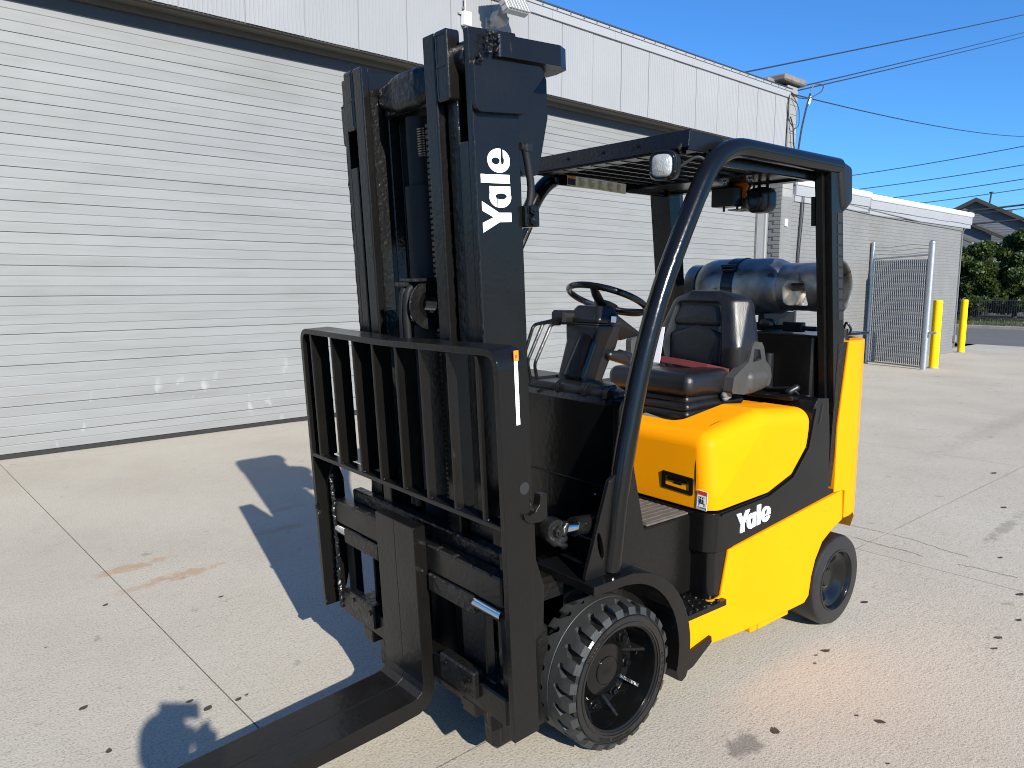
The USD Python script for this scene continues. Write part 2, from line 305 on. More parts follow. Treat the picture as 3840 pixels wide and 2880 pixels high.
# ------------------------------------------------------------------ the wall frame: s along the building away from the camera, d out of the wall, z up
TH = math.radians(2.7); WA = np.array([1.277, -6.54, 0]); WU = np.array([-math.cos(TH), -math.sin(TH), 0]); WN = np.array([-math.sin(TH), math.cos(TH), 0])
WT = np.eye(4); WT[:3, 0], WT[:3, 1], WT[:3, 2], WT[:3, 3] = WU, WN, [0, 0, 1], WA
def W(s, d, z): return WA + s*WU + d*WN + np.array([0, 0, z])
def wbox(s0, s1, d0, d1, z0, z1, c=0.): return xf(box((s0, d0, z0), (s1, d1, z1), c), WT)
def gz(x): return -0.0213*np.clip(-2-np.asarray(x, float), 0, 26)

# ------------------------------------------------------------------ ground: base sheet, concrete yard in slabs, road, kerb, verge
def sheet(s0, s1, d0, d1, dz, step=.8, top_only=False, thick=.0):
    ss = np.linspace(s0, s1, max(2, int(abs(s1-s0)/step)+1)); dd = np.linspace(d0, d1, max(2, int(abs(d1-d0)/step)+1))
    S, D = np.meshgrid(ss, dd, indexing='ij'); P = WA + S[..., None]*WU + D[..., None]*WN; P[..., 2] = gz(P[..., 0])+dz
    v = P.reshape(-1, 3); n = len(dd); f = []
    for i in range(len(ss)-1):
        for k in range(n-1): f += [(i*n+k, (i+1)*n+k, (i+1)*n+k+1), (i*n+k, (i+1)*n+k+1, i*n+k+1)]
    f = np.array(f); nrm = np.cross(v[f[0, 1]]-v[f[0, 0]], v[f[0, 2]]-v[f[0, 0]])
    if nrm[2] < 0: f = f[:, ::-1]
    if thick:
        edge = [(i*n) for i in range(len(ss))], [(i*n+n-1) for i in range(len(ss))], list(range(n)), [(len(ss)-1)*n+k for k in range(n)]
        m = len(v); v = np.vstack([v, v-[0, 0, thick]]); g = []
        for e in edge:
            for a, b in zip(e[:-1], e[1:]): g += [(a, b, b+m), (a, b+m, a+m), (a, b+m, b), (a, a+m, b+m)]
        f = np.vstack([f, g])
    return trimesh.Trimesh(v, f, process=False)
Thing('ground', kind='structure', label='bare earth base under the yard and street', mesh=sheet(-300, 300, -300, 300, -.16, 12), m='base_soil', smooth=False)
yard = Thing('concrete_yard', kind='structure', label='pale worn concrete yard in large slabs in front of the building')
SJ = [-8.0, -4.1, -.03, 3.86, 7.8, 11.7, 15.6, 19.5, 23.4, 27.3, 31.6]; DJ = [-.6, .42, 6.78, 12.9, 19., 25.]
for i in range(len(SJ)-1):
    for k in range(len(DJ)-1):
        g = .003
        yard.part('slab', sheet(SJ[i]+g, SJ[i+1]-g, DJ[k]+g, DJ[k+1]-g, 0, .65, thick=.05), 'concrete', False)
for cr in [[(-3.357, -0.323), (-3.388, -0.188), (-3.409, -0.027), (-3.416, 0.204), (-3.372, 0.374), (-3.346, 0.493), (-3.352, 0.576)], [(-3.128, -0.081), (-3.115, 0.052), (-3.11, 0.18), (-3.126, 0.273), (-3.101, 0.408)], [(-3.129, 0.601), (-3.152, 0.7), (-3.161, 0.801), (-3.171, 0.917)], [(-6.653, -1.158), (-6.64, -0.84)]]:
    cp = np.array(cr, float); t_ = np.linspace(0, len(cp)-1, 14*len(cp)); q = np.stack([np.interp(t_, range(len(cp)), cp[:, k]) for k in (0, 1)], 1) + rng.normal(0, .006, (len(t_), 2)); w_ = rng.uniform(.0012, .0045, len(t_))
    nn = np.gradient(q, axis=0)[:, ::-1]*[1, -1]; nn /= np.linalg.norm(nn, axis=1)[:, None]; zz = gz(q[:, 0])+.0015
    v = np.vstack([np.c_[q+nn*w_[:, None], zz], np.c_[q-nn*w_[:, None], zz]]); L = len(q)
    yard.part('crack', (v, np.array([t for i in range(L-1) for t in ((i, i+L, i+1), (i+1, i+L, i+L+1))])), 'crack', False)
yard.part('joint_filler', sheet(-8, 31.6, -.6, 25, -.007, 1.5), 'joint', False)
Thing('road', kind='structure', label='grey asphalt street crossing behind the yard', mesh=sheet(31.6, 43.5, -60, 80, -.004, 2.), m='asphalt', smooth=False)
Thing('kerb', kind='structure', label='weathered concrete kerb along the far side of the street', mesh=[xf(box((43.5, -60, -.7), (43.72, 80, -.554+.15), .02), WT)], m='kerb')
vg = sheet(43.72, 49.5, -40, 40, 0, 1.2); vg.vertices[:, 2] = -.43 + (np.linalg.norm(vg.vertices[:, :2]-W(43.72, 0, 0)[:2], axis=1)*0) + np.clip(((vg.vertices-WA) @ WU-43.72)*.022, 0, .2)
Thing('verge', kind='structure', label='strip of soil under the grass between kerb and fence', mesh=vg, m='base_soil')
lawn = sheet(49.5, 110, -80, 80, 0, 6); lawn.vertices[:, 2] = -.3
Thing('terrain', kind='structure', label='soil of the plot behind the iron fence', mesh=lawn, m='base_soil')
gv, gf = [], []
for i in range(9000):
    s, d = rng.uniform(43.75, 49.4), rng.uniform(-16, 8); z = -.43+(s-43.72)*.022; h = rng.uniform(.06, .16); a = rng.uniform(0, 6.28); w = .018
    p = W(s, d, z); q = np.array([math.cos(a)*w, math.sin(a)*w, 0]); lean = rng.normal(0, .04, 2)
    k = len(gv); gv += [p-q, p+q, p+[lean[0], lean[1], h]]; gf.append((k, k+1, k+2))
Thing('grass', 'short yellowish green grass on the verge beyond the street', 'grass', kind='stuff', mesh=(np.array(gv), np.array(gf)), m='grass', smooth=False)

# ------------------------------------------------------------------ the warehouse: doors, fascia, roof trim
ZS = [.05, .222, .52, .928, 1.24, 1.613, 1.918, 2.24, 2.542, 2.866, 3.174, 3.493, 3.803, 4.123, 4.44, 4.62]
def slat_mesh(s0, s1, z0, z1, tilt, lip):
    n = 25; ss = np.linspace(s0, s1, n); prof = [(.0072, z0), (.0125+tilt, z0+.006), (.010-tilt, z1-.006), (.0072, z1)]
    if lip: prof = [(-.006, z0+.001), (.0105+tilt, z0+.0065)] + prof[2:]
    v, f = [], []; L = len(prof)
    for s in ss:
        for d, z in prof: v.append(W(s, d+.0012*math.sin(s*1.3+z*1.9)+.0005*math.sin(s*3.7-z*3), z))
    for i in range(n-1):
        for k in range(L-1): a = i*L+k; f += [(a, a+1, a+L+1), (a, a+L+1, a+L)]
    m = trimesh.Trimesh(np.array(v), f, process=False)
    if m.face_normals.mean(0) @ WN < 0: m.faces = m.faces[:, ::-1]
    return m
def roll_door(s0, s1, label):
    t = Thing('roll_up_door', label, 'roll-up door', W((s0+s1)/2, 0, 0))
    t.part('backing', wbox(s0-.1, s1+.1, -.08, -.02, .0, 4.7), 'seal', False)
    t.part('bottom_seal', wbox(s0, s1, -.018, .004, -.02 if s0 < 3 else -.3, .05), 'seal', False)
    for a, b in zip(ZS[:-1], ZS[1:]):
        k = 4 if b-a > .36 else (3 if b-a > .25 else 2)
        for q in range(k): t.part('slat', slat_mesh(s0, s1, a+(b-a)*q/k, a+(b-a)*(q+1)/k, rng.uniform(-.001, .0025), q == 0), 'door', False)
    for s in (s0+.02, s1-.02): t.part('guide_rail', wbox(s-.03, s+.03, .02, .06, -.3, 4.45), 'jamb')
roll_door(-3.2, 5.62, 'wide pale grey slatted roll-up door left of the forklift mast')
roll_door(6.12, 14.06, 'pale grey slatted roll-up door seen through the forklift cab')
b = Thing('warehouse', 'low grey metal-clad warehouse with sloping-away fascia above two roll-up doors', 'building', W(5, -6, 0))
b.part('side_wall', wbox(-3.6, -3.3, -.3, .3, -.1, 5.6), 'jamb'); b.part('rear_wall', wbox(-3.6, 14.4, -14.2, -14, -.5, 5.4), 'jamb')
b.part('roof', [wbox(-3.6, 14.45, -14.2, .3, 5.4, 5.6)], 'darktrim')
b.part('lintel', wbox(-3.6, 5.63, -.02, .03, 4.415, 4.529), 'lintel'); b.part('lintel', wbox(6.1, 14.08, -.02, .03, 4.415, 4.529), 'lintel')  # added dark strips deepening the fascia shade on the door tops
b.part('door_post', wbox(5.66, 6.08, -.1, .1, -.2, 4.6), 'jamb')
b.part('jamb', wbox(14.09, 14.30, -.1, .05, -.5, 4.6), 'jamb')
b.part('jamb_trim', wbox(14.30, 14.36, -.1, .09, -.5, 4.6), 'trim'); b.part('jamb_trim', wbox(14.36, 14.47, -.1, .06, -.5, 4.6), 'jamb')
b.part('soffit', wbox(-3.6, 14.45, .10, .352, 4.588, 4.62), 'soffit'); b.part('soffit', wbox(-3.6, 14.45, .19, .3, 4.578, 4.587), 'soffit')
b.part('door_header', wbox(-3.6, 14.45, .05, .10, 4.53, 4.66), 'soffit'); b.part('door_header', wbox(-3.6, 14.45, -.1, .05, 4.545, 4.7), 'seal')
s = -3.5 - (.02)
edges = [6.85-.715*k for k in range(15, 0, -1)] + [6.85, 7.57, 8.28, 8.98, 9.71, 10.43, 11.13, 11.85, 12.57, 13.29, 14.0, 14.48]
for a, c in zip(edges[:-1], edges[1:]):
    xs, ds = [a+.004], [.366]; ribs = max(2, int(round((c-a)/.051))); w = (c-a-.012)/ribs
    for r in range(ribs):
        q = a+.006+r*w; xs += [q+.004, q+.010, q+w-.010, q+w-.004]; ds += [.366, .372, .372, .366]
    xs.append(c-.004); ds.append(.366)
    jit = rng.normal(0, .0015); v, f = [], []
    for x, d in zip(xs, ds): v += [W(x, d+jit, 4.60+rng.normal(0, .001)), W(x, d+jit, 5.69)]
    for i in range(len(xs)-1): f += [(2*i, 2*i+1, 2*i+3), (2*i, 2*i+3, 2*i+2)]
    m_ = trimesh.Trimesh(np.array(v), f, process=False)
    if m_.face_normals.mean(0) @ WN < 0: m_.faces = m_.faces[:, ::-1]
    b.part('fascia_panel', m_, 'fascia', False)
b.part('fascia_backing', wbox(-3.7, 14.48, .30, .36, 4.6, 5.7), 'jamb')
te = [-3.6, -1.2, .9, 3.0, 5.2, 7.33, 8.77, 10.94, 12.39, 14.6]
for a, c in zip(te[:-1], te[1:]): b.part('trim_board', wbox(a+.003, c-.003, .36, .40, 5.69, 5.815, .003), 'trim')
for i, (a, c) in enumerate(zip(te[:-1], te[1:])): b.part('drip_edge', wbox(a+.003, c-.003, .36, .415, 5.818, 5.862, .003), 'trim')
b.part('roof_edge', wbox(-3.6, 14.6, .2, .425, 5.864, 5.885), 'darktrim')
sc = [tube([W(x, .415, 5.84), W(x, .423, 5.84)], .012, 6) for x in np.arange(-3.4, 14.5, .3)]
b.part('screw', sc, 'darktrim', kind='stuff')

# corner pier with its weathered cap
p = Thing('chimney_pier', 'pale block pier with weathered brown cap at the warehouse corner', 'pier', W(14.7, .2, 0))
z = -.3
while z < 5.95:
    p.part('block', wbox(14.5, 14.94, -.3, .355, z, min(z+.19, 6.0), .004), 'pier'); z += .196
p.part('cap', wbox(14.2, 15.12, -.6, .46, 6.0, 6.14, .03), 'stone')
p.part('cap_rubble', [wbox(14.0, 14.4, -.55, .2, 5.9, 6.08, .04), wbox(13.8, 14.1, -.5, .2, 5.88, 6.0, .03)], 'stone')

# lower brick building
B = Thing('brick_building', 'low grey painted brick building with white coping right of the forklift', 'building', W(20, -3, 0))
BW, BH, DF = .30, .087, .36
S0, S1, Z0, Z1 = 14.98, 26.0, -.62, 3.62
B.part('wall', [wbox(14.48, S1-.004, -8, DF-.006, Z0, Z1+.1), ], 'mortar', False)
bricks = []
r_ = 0; z = Z0
while z < Z1-.02:
    s = 14.5 - (BW/2 if r_ % 2 else 0)
    while s < S1:
        a, c = max(s, 14.5), min(s+BW, S1)
        if c-a > .06: bricks.append((a, c, z))
        s += BW
    z += BH; r_ += 1
def bkey(q): return (q[2] < -.1)*100 + abs((q[0]+q[1])/2 - (15.6 if q[0] < 17 else 15.6)) + abs(q[2]-2.6)*.15
bricks.sort(key=bkey)
def brickmesh(a, c, z): j = rng.uniform(-.0015, .0015); return wbox(a+.003, c-.003, DF-.02, DF+j, z+.0035, z+BH-.0035, .003)
stain = lambda a: abs((a-19.45)) < .45 and rng.random() < .75
for a, c, z in bricks[:300]: B.part('brick', brickmesh(a, c, z), 'brick', False)
B.part('brickwork', [brickmesh(*q) for q in bricks[300:] if not (18.95 < q[0] < 19.75 and q[2] > 1.2 and rng.random() < .6)], 'brick', False, kind='stuff')
B.part('stained_brickwork', [brickmesh(*q) for q in bricks[300:] if (18.95 < q[0] < 19.75 and q[2] > 1.2)], 'brick_dark', False, kind='stuff', label='water-stained bricks')
rb = []
z = Z0; r_ = 0
while z < 4.55:
    rb.append(wbox(14.465, 14.485, .07+(.0 if r_ % 2 else .12), .355, z+.005, z+BH-.005, .003)); z += BH; r_ += 1
for q in rb: B.part('brick', q, 'brick', False)
for a, c, zz in ((15.0, 18.86, 3.76), (18.9, 26.65, 3.72)):
    B.part('coping', wbox(a, c, -.3, DF+.10, zz+.16, zz+.30, .03), 'white_paint')
    k = a
    while k < c-.1:
        e = min(k+rng.uniform(1.1, 1.9), c); B.part('parapet_board', wbox(k+.004, e-.004, -.2, DF+.05+rng.uniform(0, .006), zz-.07+rng.uniform(-.01, .01), zz+.16, .004), 'trim'); k = e
    k = a
    while k < c-.1:
        e = min(k+rng.uniform(1.6, 2.4), c-.05); B.part('parapet_board', wbox(k+.004, e-.004, -.2, DF+.03, zz-.2, zz-.07, .004), 'trim'); k = e
B.part('side_wall', wbox(25.7, 26.0, -8, .33, Z0, Z1), 'brick')
B.part('downpipe', tube(fillet([W(25.88, DF+.1, 3.5), W(25.9, DF+.03, 3.4), W(25.9, DF+.03, -.3)], .05), .018, 8), 'jamb')
B.part('meter_box', wbox(25.82, 25.98, DF, DF+.08, -.12, .1, .01), 'jamb')
B.part('electrical_box', wbox(14.62, 14.72, DF, DF+.035, 3.0, 3.16, .006), 'white_paint')
for k, (pth, r) in enumerate([([W(15.28, DF+.03, 4.6), W(15.3, DF+.03, 3.6), W(15.22, DF+.03, 2.4), W(15.25, DF+.03, .5)], .018), ([W(15.36, DF+.03, 4.5), W(15.38, DF+.04, 3.4), W(15.3, DF+.03, 2.4), W(15.28, DF+.03, .5)], .013),
                              ([W(14.98, DF+.02, 4.5), W(14.98, DF+.02, 3.95), W(15.06, DF+.02, 3.83), W(16.2, DF+.02, 3.62), W(19, DF+.02, 3.52), W(25.9, DF+.02, 3.43)], .014), ([W(15.4, DF+.02, 3.72), W(17, DF+.02, 3.7), W(22, DF+.06, 3.52)], .012)]):
    B.part('conduit', tube(fillet(pth, .12), r, 8), 'wire' if k < 2 else 'jamb')

# floodlight and little white box on the fascia
f_ = Thing('floodlight', 'weathered grey finned floodlight on the warehouse fascia above the forklift mast', 'floodlight', W(6.3, .5, 5.4))
R = WT @ trimesh.transformations.translation_matrix((6.09, .84, 5.60)) @ trimesh.transformations.rotation_matrix(math.radians(-14), (0, 0, 1)) @ trimesh.transformations.rotation_matrix(math.radians(-8), (0, 1, 0)) @ trimesh.transformations.rotation_matrix(math.radians(24), (1, 0, 0))
f_.part('housing', xf(box((-.26, -.09, -.24), (.26, .03, .24), .02), R), 'flood')
for k in range(7): f_.part('fin', xf(box((-.25+k*.078, .031, -.23), (-.19+k*.078, .045, .0), .006), R), 'flood')
for k in range(6): f_.part('fin', xf(box((-.275, -.07, -.22+k*.075), (-.262, .02, -.18+k*.075), .003), R), 'flood')
f_.part('glass', xf(box((-.22, .031, .03), (.22, .038, .21), .004), R), 'lens')
f_.part('lens_frame', [xf(box(a, c, .003), R) for a, c in (((-.26, .025, .005), (.26, .05, .03)), ((-.26, .025, .211), (.26, .05, .24)), ((-.26, .025, .031), (-.221, .05, .21)), ((.221, .025, .031), (.26, .05, .21)))], 'flood')
f_.part('mount', [wbox(6.0, 6.16, .37, .42, 5.22, 5.42, .01), tube([W(6.08, .42, 5.32), W(6.08, .55, 5.35), W(6.06, .72, 5.45), W(6.05, .8, 5.55)], .04, 10)], 'flood')
f_.part('junction_box', xf(box((-.1, -.1, -.07), (.1, .1, .07), .02), WT @ trimesh.transformations.translation_matrix((6.08, .6, 5.36)) @ trimesh.transformations.rotation_matrix(.5, (0, 1, 0))), 'flood')
w_ = Thing('wall_box', 'small white utility box with a short antenna on the fascia left of the floodlight', 'junction box', W(5.66, .5, 5.3))
w_.part('case', wbox(5.58, 5.71, .38, .46, 5.22, 5.40, .006), 'white_paint'); w_.part('antenna', [tube([W(5.62, .42, 5.4), W(5.62, .42, 5.58)], .012, 8), wbox(5.6, 5.64, .37, .43, 5.43, 5.46)], 'flood')
w_.part('bracket', [wbox(5.53, 5.58, .37, .40, 5.36, 5.38), wbox(5.62, 5.68, .37, .43, 5.16, 5.22)], 'flood')

# chain-link screen with privacy slats, barbed wire, bollards
L_, R_ = np.array([-17.87, -7.01]), np.array([-17.40, -5.38]); zf = -.335
g = Thing('chain_link_screen', 'chain link fence panel with grey privacy slats standing out from the brick wall', 'fence', (*((L_+R_)/2), zf))
def P3(t, z, off=0):
    q = L_+(R_-L_)*t; n_ = np.array([-(R_-L_)[1], (R_-L_)[0]])/np.linalg.norm(R_-L_); q = q - n_*off*-1; return np.array([q[0], q[1], zf+z])
g.part('post', tube([P3(0, -.1), P3(0, 3.12)], .05, 16), 'steel'); c_ = g.part('post', tube([P3(1, -.1), P3(1, 3.05)], .075, 18), 'steel')
g.part('post_cap', [tm(Manifold.sphere(.08, 16).translate(tuple(P3(1, 3.05))))], 'steel', sub=c_); g.part('post_cap', [tm(Manifold.sphere(.054, 16).translate(tuple(P3(0, 3.12))))], 'steel')
g.part('rail', tube([P3(0.03, 2.72), P3(.97, 2.78)], .022, 10), 'steel'); g.part('rail', tube([P3(0.03, .06), P3(.97, .06)], .018, 8), 'steel')
for k in range(27):
    t = .06+k*.0335; g.part('privacy_slat', tube([P3(t, .1), P3(t, 2.68)], .0245, prof=[(-1, -.3), (0, .42), (1, -.3), (0, .2)]), 'slat', False)
lm = []
for k in range(-42, 27):
    for sgn in (1, -1):
        t0, z0_ = .05+k*.0335, .06; pts = []
        for q in range(0, 60):
            t, zz = t0+q*.0335/2*1, z0_+q*.0585
            if sgn < 0: t = 1-t
            if .04 <= t <= .96 and zz < 2.7: pts.append(P3(t, zz, .02*(1 if q % 2 else -1)))
        if len(pts) > 1: lm.append(tube(np.array(pts), .003, 3))
g.part('wire_mesh', lm, 'mesh_wire', False, kind='stuff')
for k, zz in enumerate((2.82, 2.92, 3.02)): g.part('barbed_wire', tube([P3(t, zz+.02*math.sin(t*9+k)) for t in np.linspace(0, 1, 9)], .005, 4), 'mesh_wire')
for k, zz in enumerate((.5, 1.1, 1.7, 2.3)): g.part('tension_band', tube([P3(1, zz), P3(1, zz+.03)], .082, 14), 'steel'); g.part('tension_band', tube([P3(0, zz), P3(0, zz+.03)], .056, 12), 'steel')
g.part('gate_latch', [tube([P3(.97, .92), P3(1.16, .92)], .03, 10), tube([P3(1.02, .87), P3(1.02, .97)], .045, 10)], 'steel')
for (x, y, h, lab) in ((-18.037, -5.40, 1.70, 'yellow bollard beside the thick galvanised post of the fence screen'), (-25.20, -7.36, 1.74, 'yellow bollard at the far corner of the brick building')):
    zb = float(gz(x)); t = Thing('bollard', lab, 'bollard', (x, y, zb), group='yellow bollards by the brick building')
    t.part('pipe', lathe([(0, -.1), (.108, -.1), (.108, h-.03), (.09, h-.005), (0, h)], 24, 'z', (x, y, zb)), 'bollard', 40); t.part('collar', lathe([(.0, 0), (.14, 0), (.12, .03), (0, .03)], 20, 'z', (x, y, zb)), 'kerb')

# ------------------------------------------------------------------ across the street: iron fence, tree, house, wires
HD = np.array([-.945, -.327, 0]); HD /= np.linalg.norm(HD); HR = np.array([HD[1], -HD[0], 0])
def H(D, r, z): q = CAM*[1, 1, 0] + HD*D + HR*r; q[2] = z; return q
def hT(D): T = np.eye(4); T[:3, 0], T[:3, 1], T[:3, 2], T[:3, 3] = HR, HD, [0, 0, 1], H(D, 0, 0); return T
fn = Thing('iron_fence', 'black iron picket fence along the verge across the street', 'fence', H(50.5, 2, -.3))
for k in range(9): fn.part('post', xf(box((-7+k*2.4, -.03, -.4), (-6.93+k*2.4, .03, 1.05)), hT(50.5)), 'iron', False)
for zz in (-.18, .8): fn.part('rail', xf(box((-7, -.02, zz), (12, .02, zz+.04)), hT(50.5)), 'iron', False)
fn.part('pickets', [xf(box((-6.9+k*.11, -.01, -.3), (-6.88+k*.11, .01, .96)), hT(50.5)) for k in range(170)]+[xf(box((-6.85+k*.11, -.01, -.3), (-6.835+k*.11, .01, .9)), hT(50.55)) for k in range(170)], 'iron', False, kind='stuff')
def tree(name, label, D, r, h, w, n, z0=-.3, low=.06):
    t = Thing(name, label, 'tree', H(D, r, z0), group=None)
    tr = [tube(np.array([H(D, r, z0-.1), H(D, r+.1, z0+h*.25), H(D, r-.1, z0+h*.55), H(D+.2, r, z0+h*.8)]), [.16, .13, .09, .04], 8)]
    for k in range(7):
        a = rng.uniform(0, 6.28); zz = z0+h*rng.uniform(.2, .6); tr.append(tube(np.array([H(D, r, zz), H(D+math.sin(a)*w*.3, r+math.cos(a)*w*.3, zz+h*.12), H(D+math.sin(a)*w*.6, r+math.cos(a)*w*.6, zz+h*.22)]), [.06, .04, .02], 6))
    t.part('trunk', tr, 'bark')
    cl = [(rng.normal(0, .42)*w, rng.normal(0, .42)*w, low+(1-low)*rng.uniform(.05, 1)**.9) for _ in range(46)]
    v, f = [], []
    for i in range(n):
        c = cl[rng.integers(len(cl))]; cz = z0+h*c[2]; taper = 1-.45*max(0, c[2]-.5)
        o = rng.normal(0, 1, 3); o /= np.linalg.norm(o); o *= rng.uniform(.5, 1)**.5*np.array([.55, .55, .42])*(.8+.3*rng.random())
        p_ = H(D+c[1]*taper+o[1], r+c[0]*taper+o[0], cz+o[2]); sz = rng.uniform(.07, .15)
        a = rng.normal(0, 1, 3); a /= np.linalg.norm(a); b_ = np.cross(a, rng.normal(0, 1, 3)); b_ /= np.linalg.norm(b_)
        k = len(v); v += [p_-a*sz, p_+b_*sz*.6, p_+a*sz, p_-b_*sz*.6]; f += [(k, k+1, k+2), (k, k+2, k+3)]
    t.part('crown', (np.array(v), np.array(f)), 'leaf', False)
tree('tree', 'leafy dark green tree behind the iron fence at the right picture edge', 53, 2.0, 5.0, 1.6, 15000)
tree('tree', 'lower leafy green tree behind the iron fence next to the brick building', 52.6, -.2, 4.2, 1.35, 13000)
tree('tree', 'green tree beyond the right-hand end of the iron fence', 54, 5.2, 5.2, 1.7, 7000)
tree('tree', 'green tree behind the fence hidden mostly by the brick building', 54, -3.6, 4.2, 1.6, 5000)
h = Thing('house', 'dark grey sided house with pitched roofs behind the trees across the street', 'house', H(62, 0, -.3))
def hx(poly, d0, d1): return xf(ext([(x, z) for x, z in poly], 'y', d0, d1), hT(62))
APX = (-.42, 7.45)
gab = [(-7, -.5), (-7, 4.0), APX, (6.2, 4.0), (6.2, -.5)]
h.part('gable_wall', hx(gab, 0, 9), 'siding', False)
for k in range(38):
    z_ = 1.0+k*.17; xl = -7+(z_-4)*(6.58/3.45) if z_ > 4 else -7; xr = 6.2-(z_-4)*(6.62/3.45) if z_ > 4 else 6.2
    if xr-xl > .4: h.part('siding_board', hx([(xl, z_), (xr, z_), (xr, z_+.15), (xl, z_+.15)], -.02, -.001), 'siding', False)
sl = lambda p_, q_, t_: [(p_[0], p_[1]), (q_[0], q_[1]), (q_[0], q_[1]+t_), (p_[0], p_[1]+t_)]
rr_ = h.part('roof', [hx(sl((-7.5, 3.74), APX, .16), -.35, 9), hx(sl(APX, (6.8, 3.69), .16), -.35, 9)], 'roofing', False)
h.part('rake_board', [hx(sl((-7.5, 3.62), (APX[0], APX[1]-.12), .26), -.42, -.352), hx(sl((APX[0], APX[1]-.12), (6.8, 3.57), .26), -.42, -.352)], 'house_trim', False)
h.part('vent_pipe', tube([H(62.4, .38, 6.9), H(62.4, .45, 7.95)], .055, 8), 'house_trim', sub=rr_); h.part('vent_cap', tube([H(62.4, .45, 7.93), H(62.4, .45, 8.0)], .13, 10), 'house_trim', sub=rr_)
h.part('roof_vent', [xf(box((1.0, .3, 6.6), (1.2, .5, 6.98)), hT(62)), xf(box((1.4, .3, 6.4), (1.75, .6, 6.72)), hT(62))], 'roofing', sub=rr_)
low = [(-6, -.5), (-6, 3.2), (-2.6, 6.6), (.62, 4.9), (.62, -.5)]
h.part('porch_wall', hx(low, -3, -.45), 'siding', False)
h.part('porch_roof', [hx(sl((-2.6, 6.62), (1.9, 4.45), .16), -3.3, -.45)], 'roofing', False); h.part('porch_rake', [hx(sl((-2.6, 6.48), (1.9, 4.3), .2), -3.36, -3.302)], 'house_trim', False)
h.part('porch_roof', [hx(sl((-2.2, 5.2), (1.2, 3.6), .16), -4.6, -3.4)], 'roofing', False)
h.part('wall_vent', xf(box((.68, -3.2, 4.0), (1.05, -.5, 4.4), .03), hT(62)), 'trim')
h.part('corner_post', xf(box((.6, -3.02, -.4), (.85, -2.9, 4.4)), hT(62)), 'house_trim')
def wire_line(a, c, sag, r, label, group=None):
    a, c = np.asarray(a, float), np.asarray(c, float); t = np.linspace(0, 1, 24)[:, None]; q = a+(c-a)*t; q[:, 2] -= (4*sag*t*(1-t))[:, 0]
    Thing('overhead_wire', label, 'wire', a, mesh=tube(q, r, 6), m='wire', group=group)
def far(px_dir, k): return CAM + px_dir*k
PIER2 = W(14.92, .36, 5.98); PIER4 = W(14.62, .40, 5.78)
E1 = np.array([-40.83, -11.38, 14.47]); E2 = np.array([-40.85, -11.32, 13.66]); E3 = np.array([-40.85, -11.31, 13.47]); E4 = np.array([-40.96, -10.97, 8.79])
ex_ = lambda a, c, k: a+(c-a)*k
wire_line(W(13.4, -2.5, 6.15), ex_(W(13.4, -2.5, 6.15), E1, 1.5), 0.05, .02, 'uppermost overhead cable rising to the upper right from behind the warehouse roof')
wire_line(PIER2, ex_(PIER2, E2, 1.5), .05, .014, 'upper cable of the close pair running from the corner pier to the upper right')
wire_line(PIER2-[0, 0, .07], ex_(PIER2-[0, 0, .07], E3, 1.5), .05, .014, 'lower cable of the close pair running from the corner pier to the upper right')
wire_line(PIER4, ex_(PIER4, E4, 1.4)+[0, 0, .4], .35, .014, 'cable sagging down to the right from the corner pier')
for k, (zl, zr_, lab, r) in enumerate(((8.55, 9.72, 'highest of the thin street wires above the house', .022), (7.72, 8.62, 'second thin street wire above the house', .022), (6.98, 7.86, 'third thin street wire crossing the vent pipe', .022), (6.5, 7.3, 'lowest of the thin street wires touching the house ridge', .02),
                                        (5.95, 6.25, 'thick street cable crossing the dark gable', .05), (5.8, 6.02, 'cable just under the thick one crossing the dark gable', .025), (5.28, 5.42, 'lower thick street cable crossing the house front', .05))):
    wire_line(H(50, -8.5, zl-.55), H(50, 9, zr_+.55), .25, r, lab)
lp = Thing('service_cable', 'looped service cable and drip loop hanging at the corner pier', 'cable', W(15, .4, 5.8))
lp.part('loop', tube(fillet([W(14.55, .42, 5.8), W(14.75, .44, 5.72), W(15.05, .55, 5.72), W(15.35, .7, 5.9), W(15.42, .7, 6.05), W(15.2, .6, 6.06), W(15.12, .55, 5.9)], .12), .012, 6), 'wire')
lp.part('drop', tube(fillet([W(15.12, .55, 5.85), W(15.05, .5, 5.5), W(14.98, .46, 5.1), W(14.93, .42, 4.5)], .1), .02, 6), 'wire'); lp.part('splice', tube([W(15.13, .55, 5.78), W(15.10, .53, 5.62)], .03, 8), 'white')
lp.part('loop', tube(fillet([W(14.5, .41, 5.75), W(14.42, .42, 5.5), W(14.5, .42, 5.2), W(14.7, .44, 5.05), W(14.9, .44, 5.15), W(14.92, .42, 5.5), W(14.7, .42, 5.7), W(14.55, .41, 5.78)], .12), .009, 6), 'wire')
lp.part('cable', tube(fillet([W(14.55, .42, 5.3), W(14.65, .44, 5.1), W(14.75, .42, 4.7), W(14.88, .42, 4.55)], .1), .014, 6), 'wire'); lp.part('conduit', tube([W(14.53, .39, 5.68), W(14.5, .39, 4.3)], .022, 8), 'jamb')

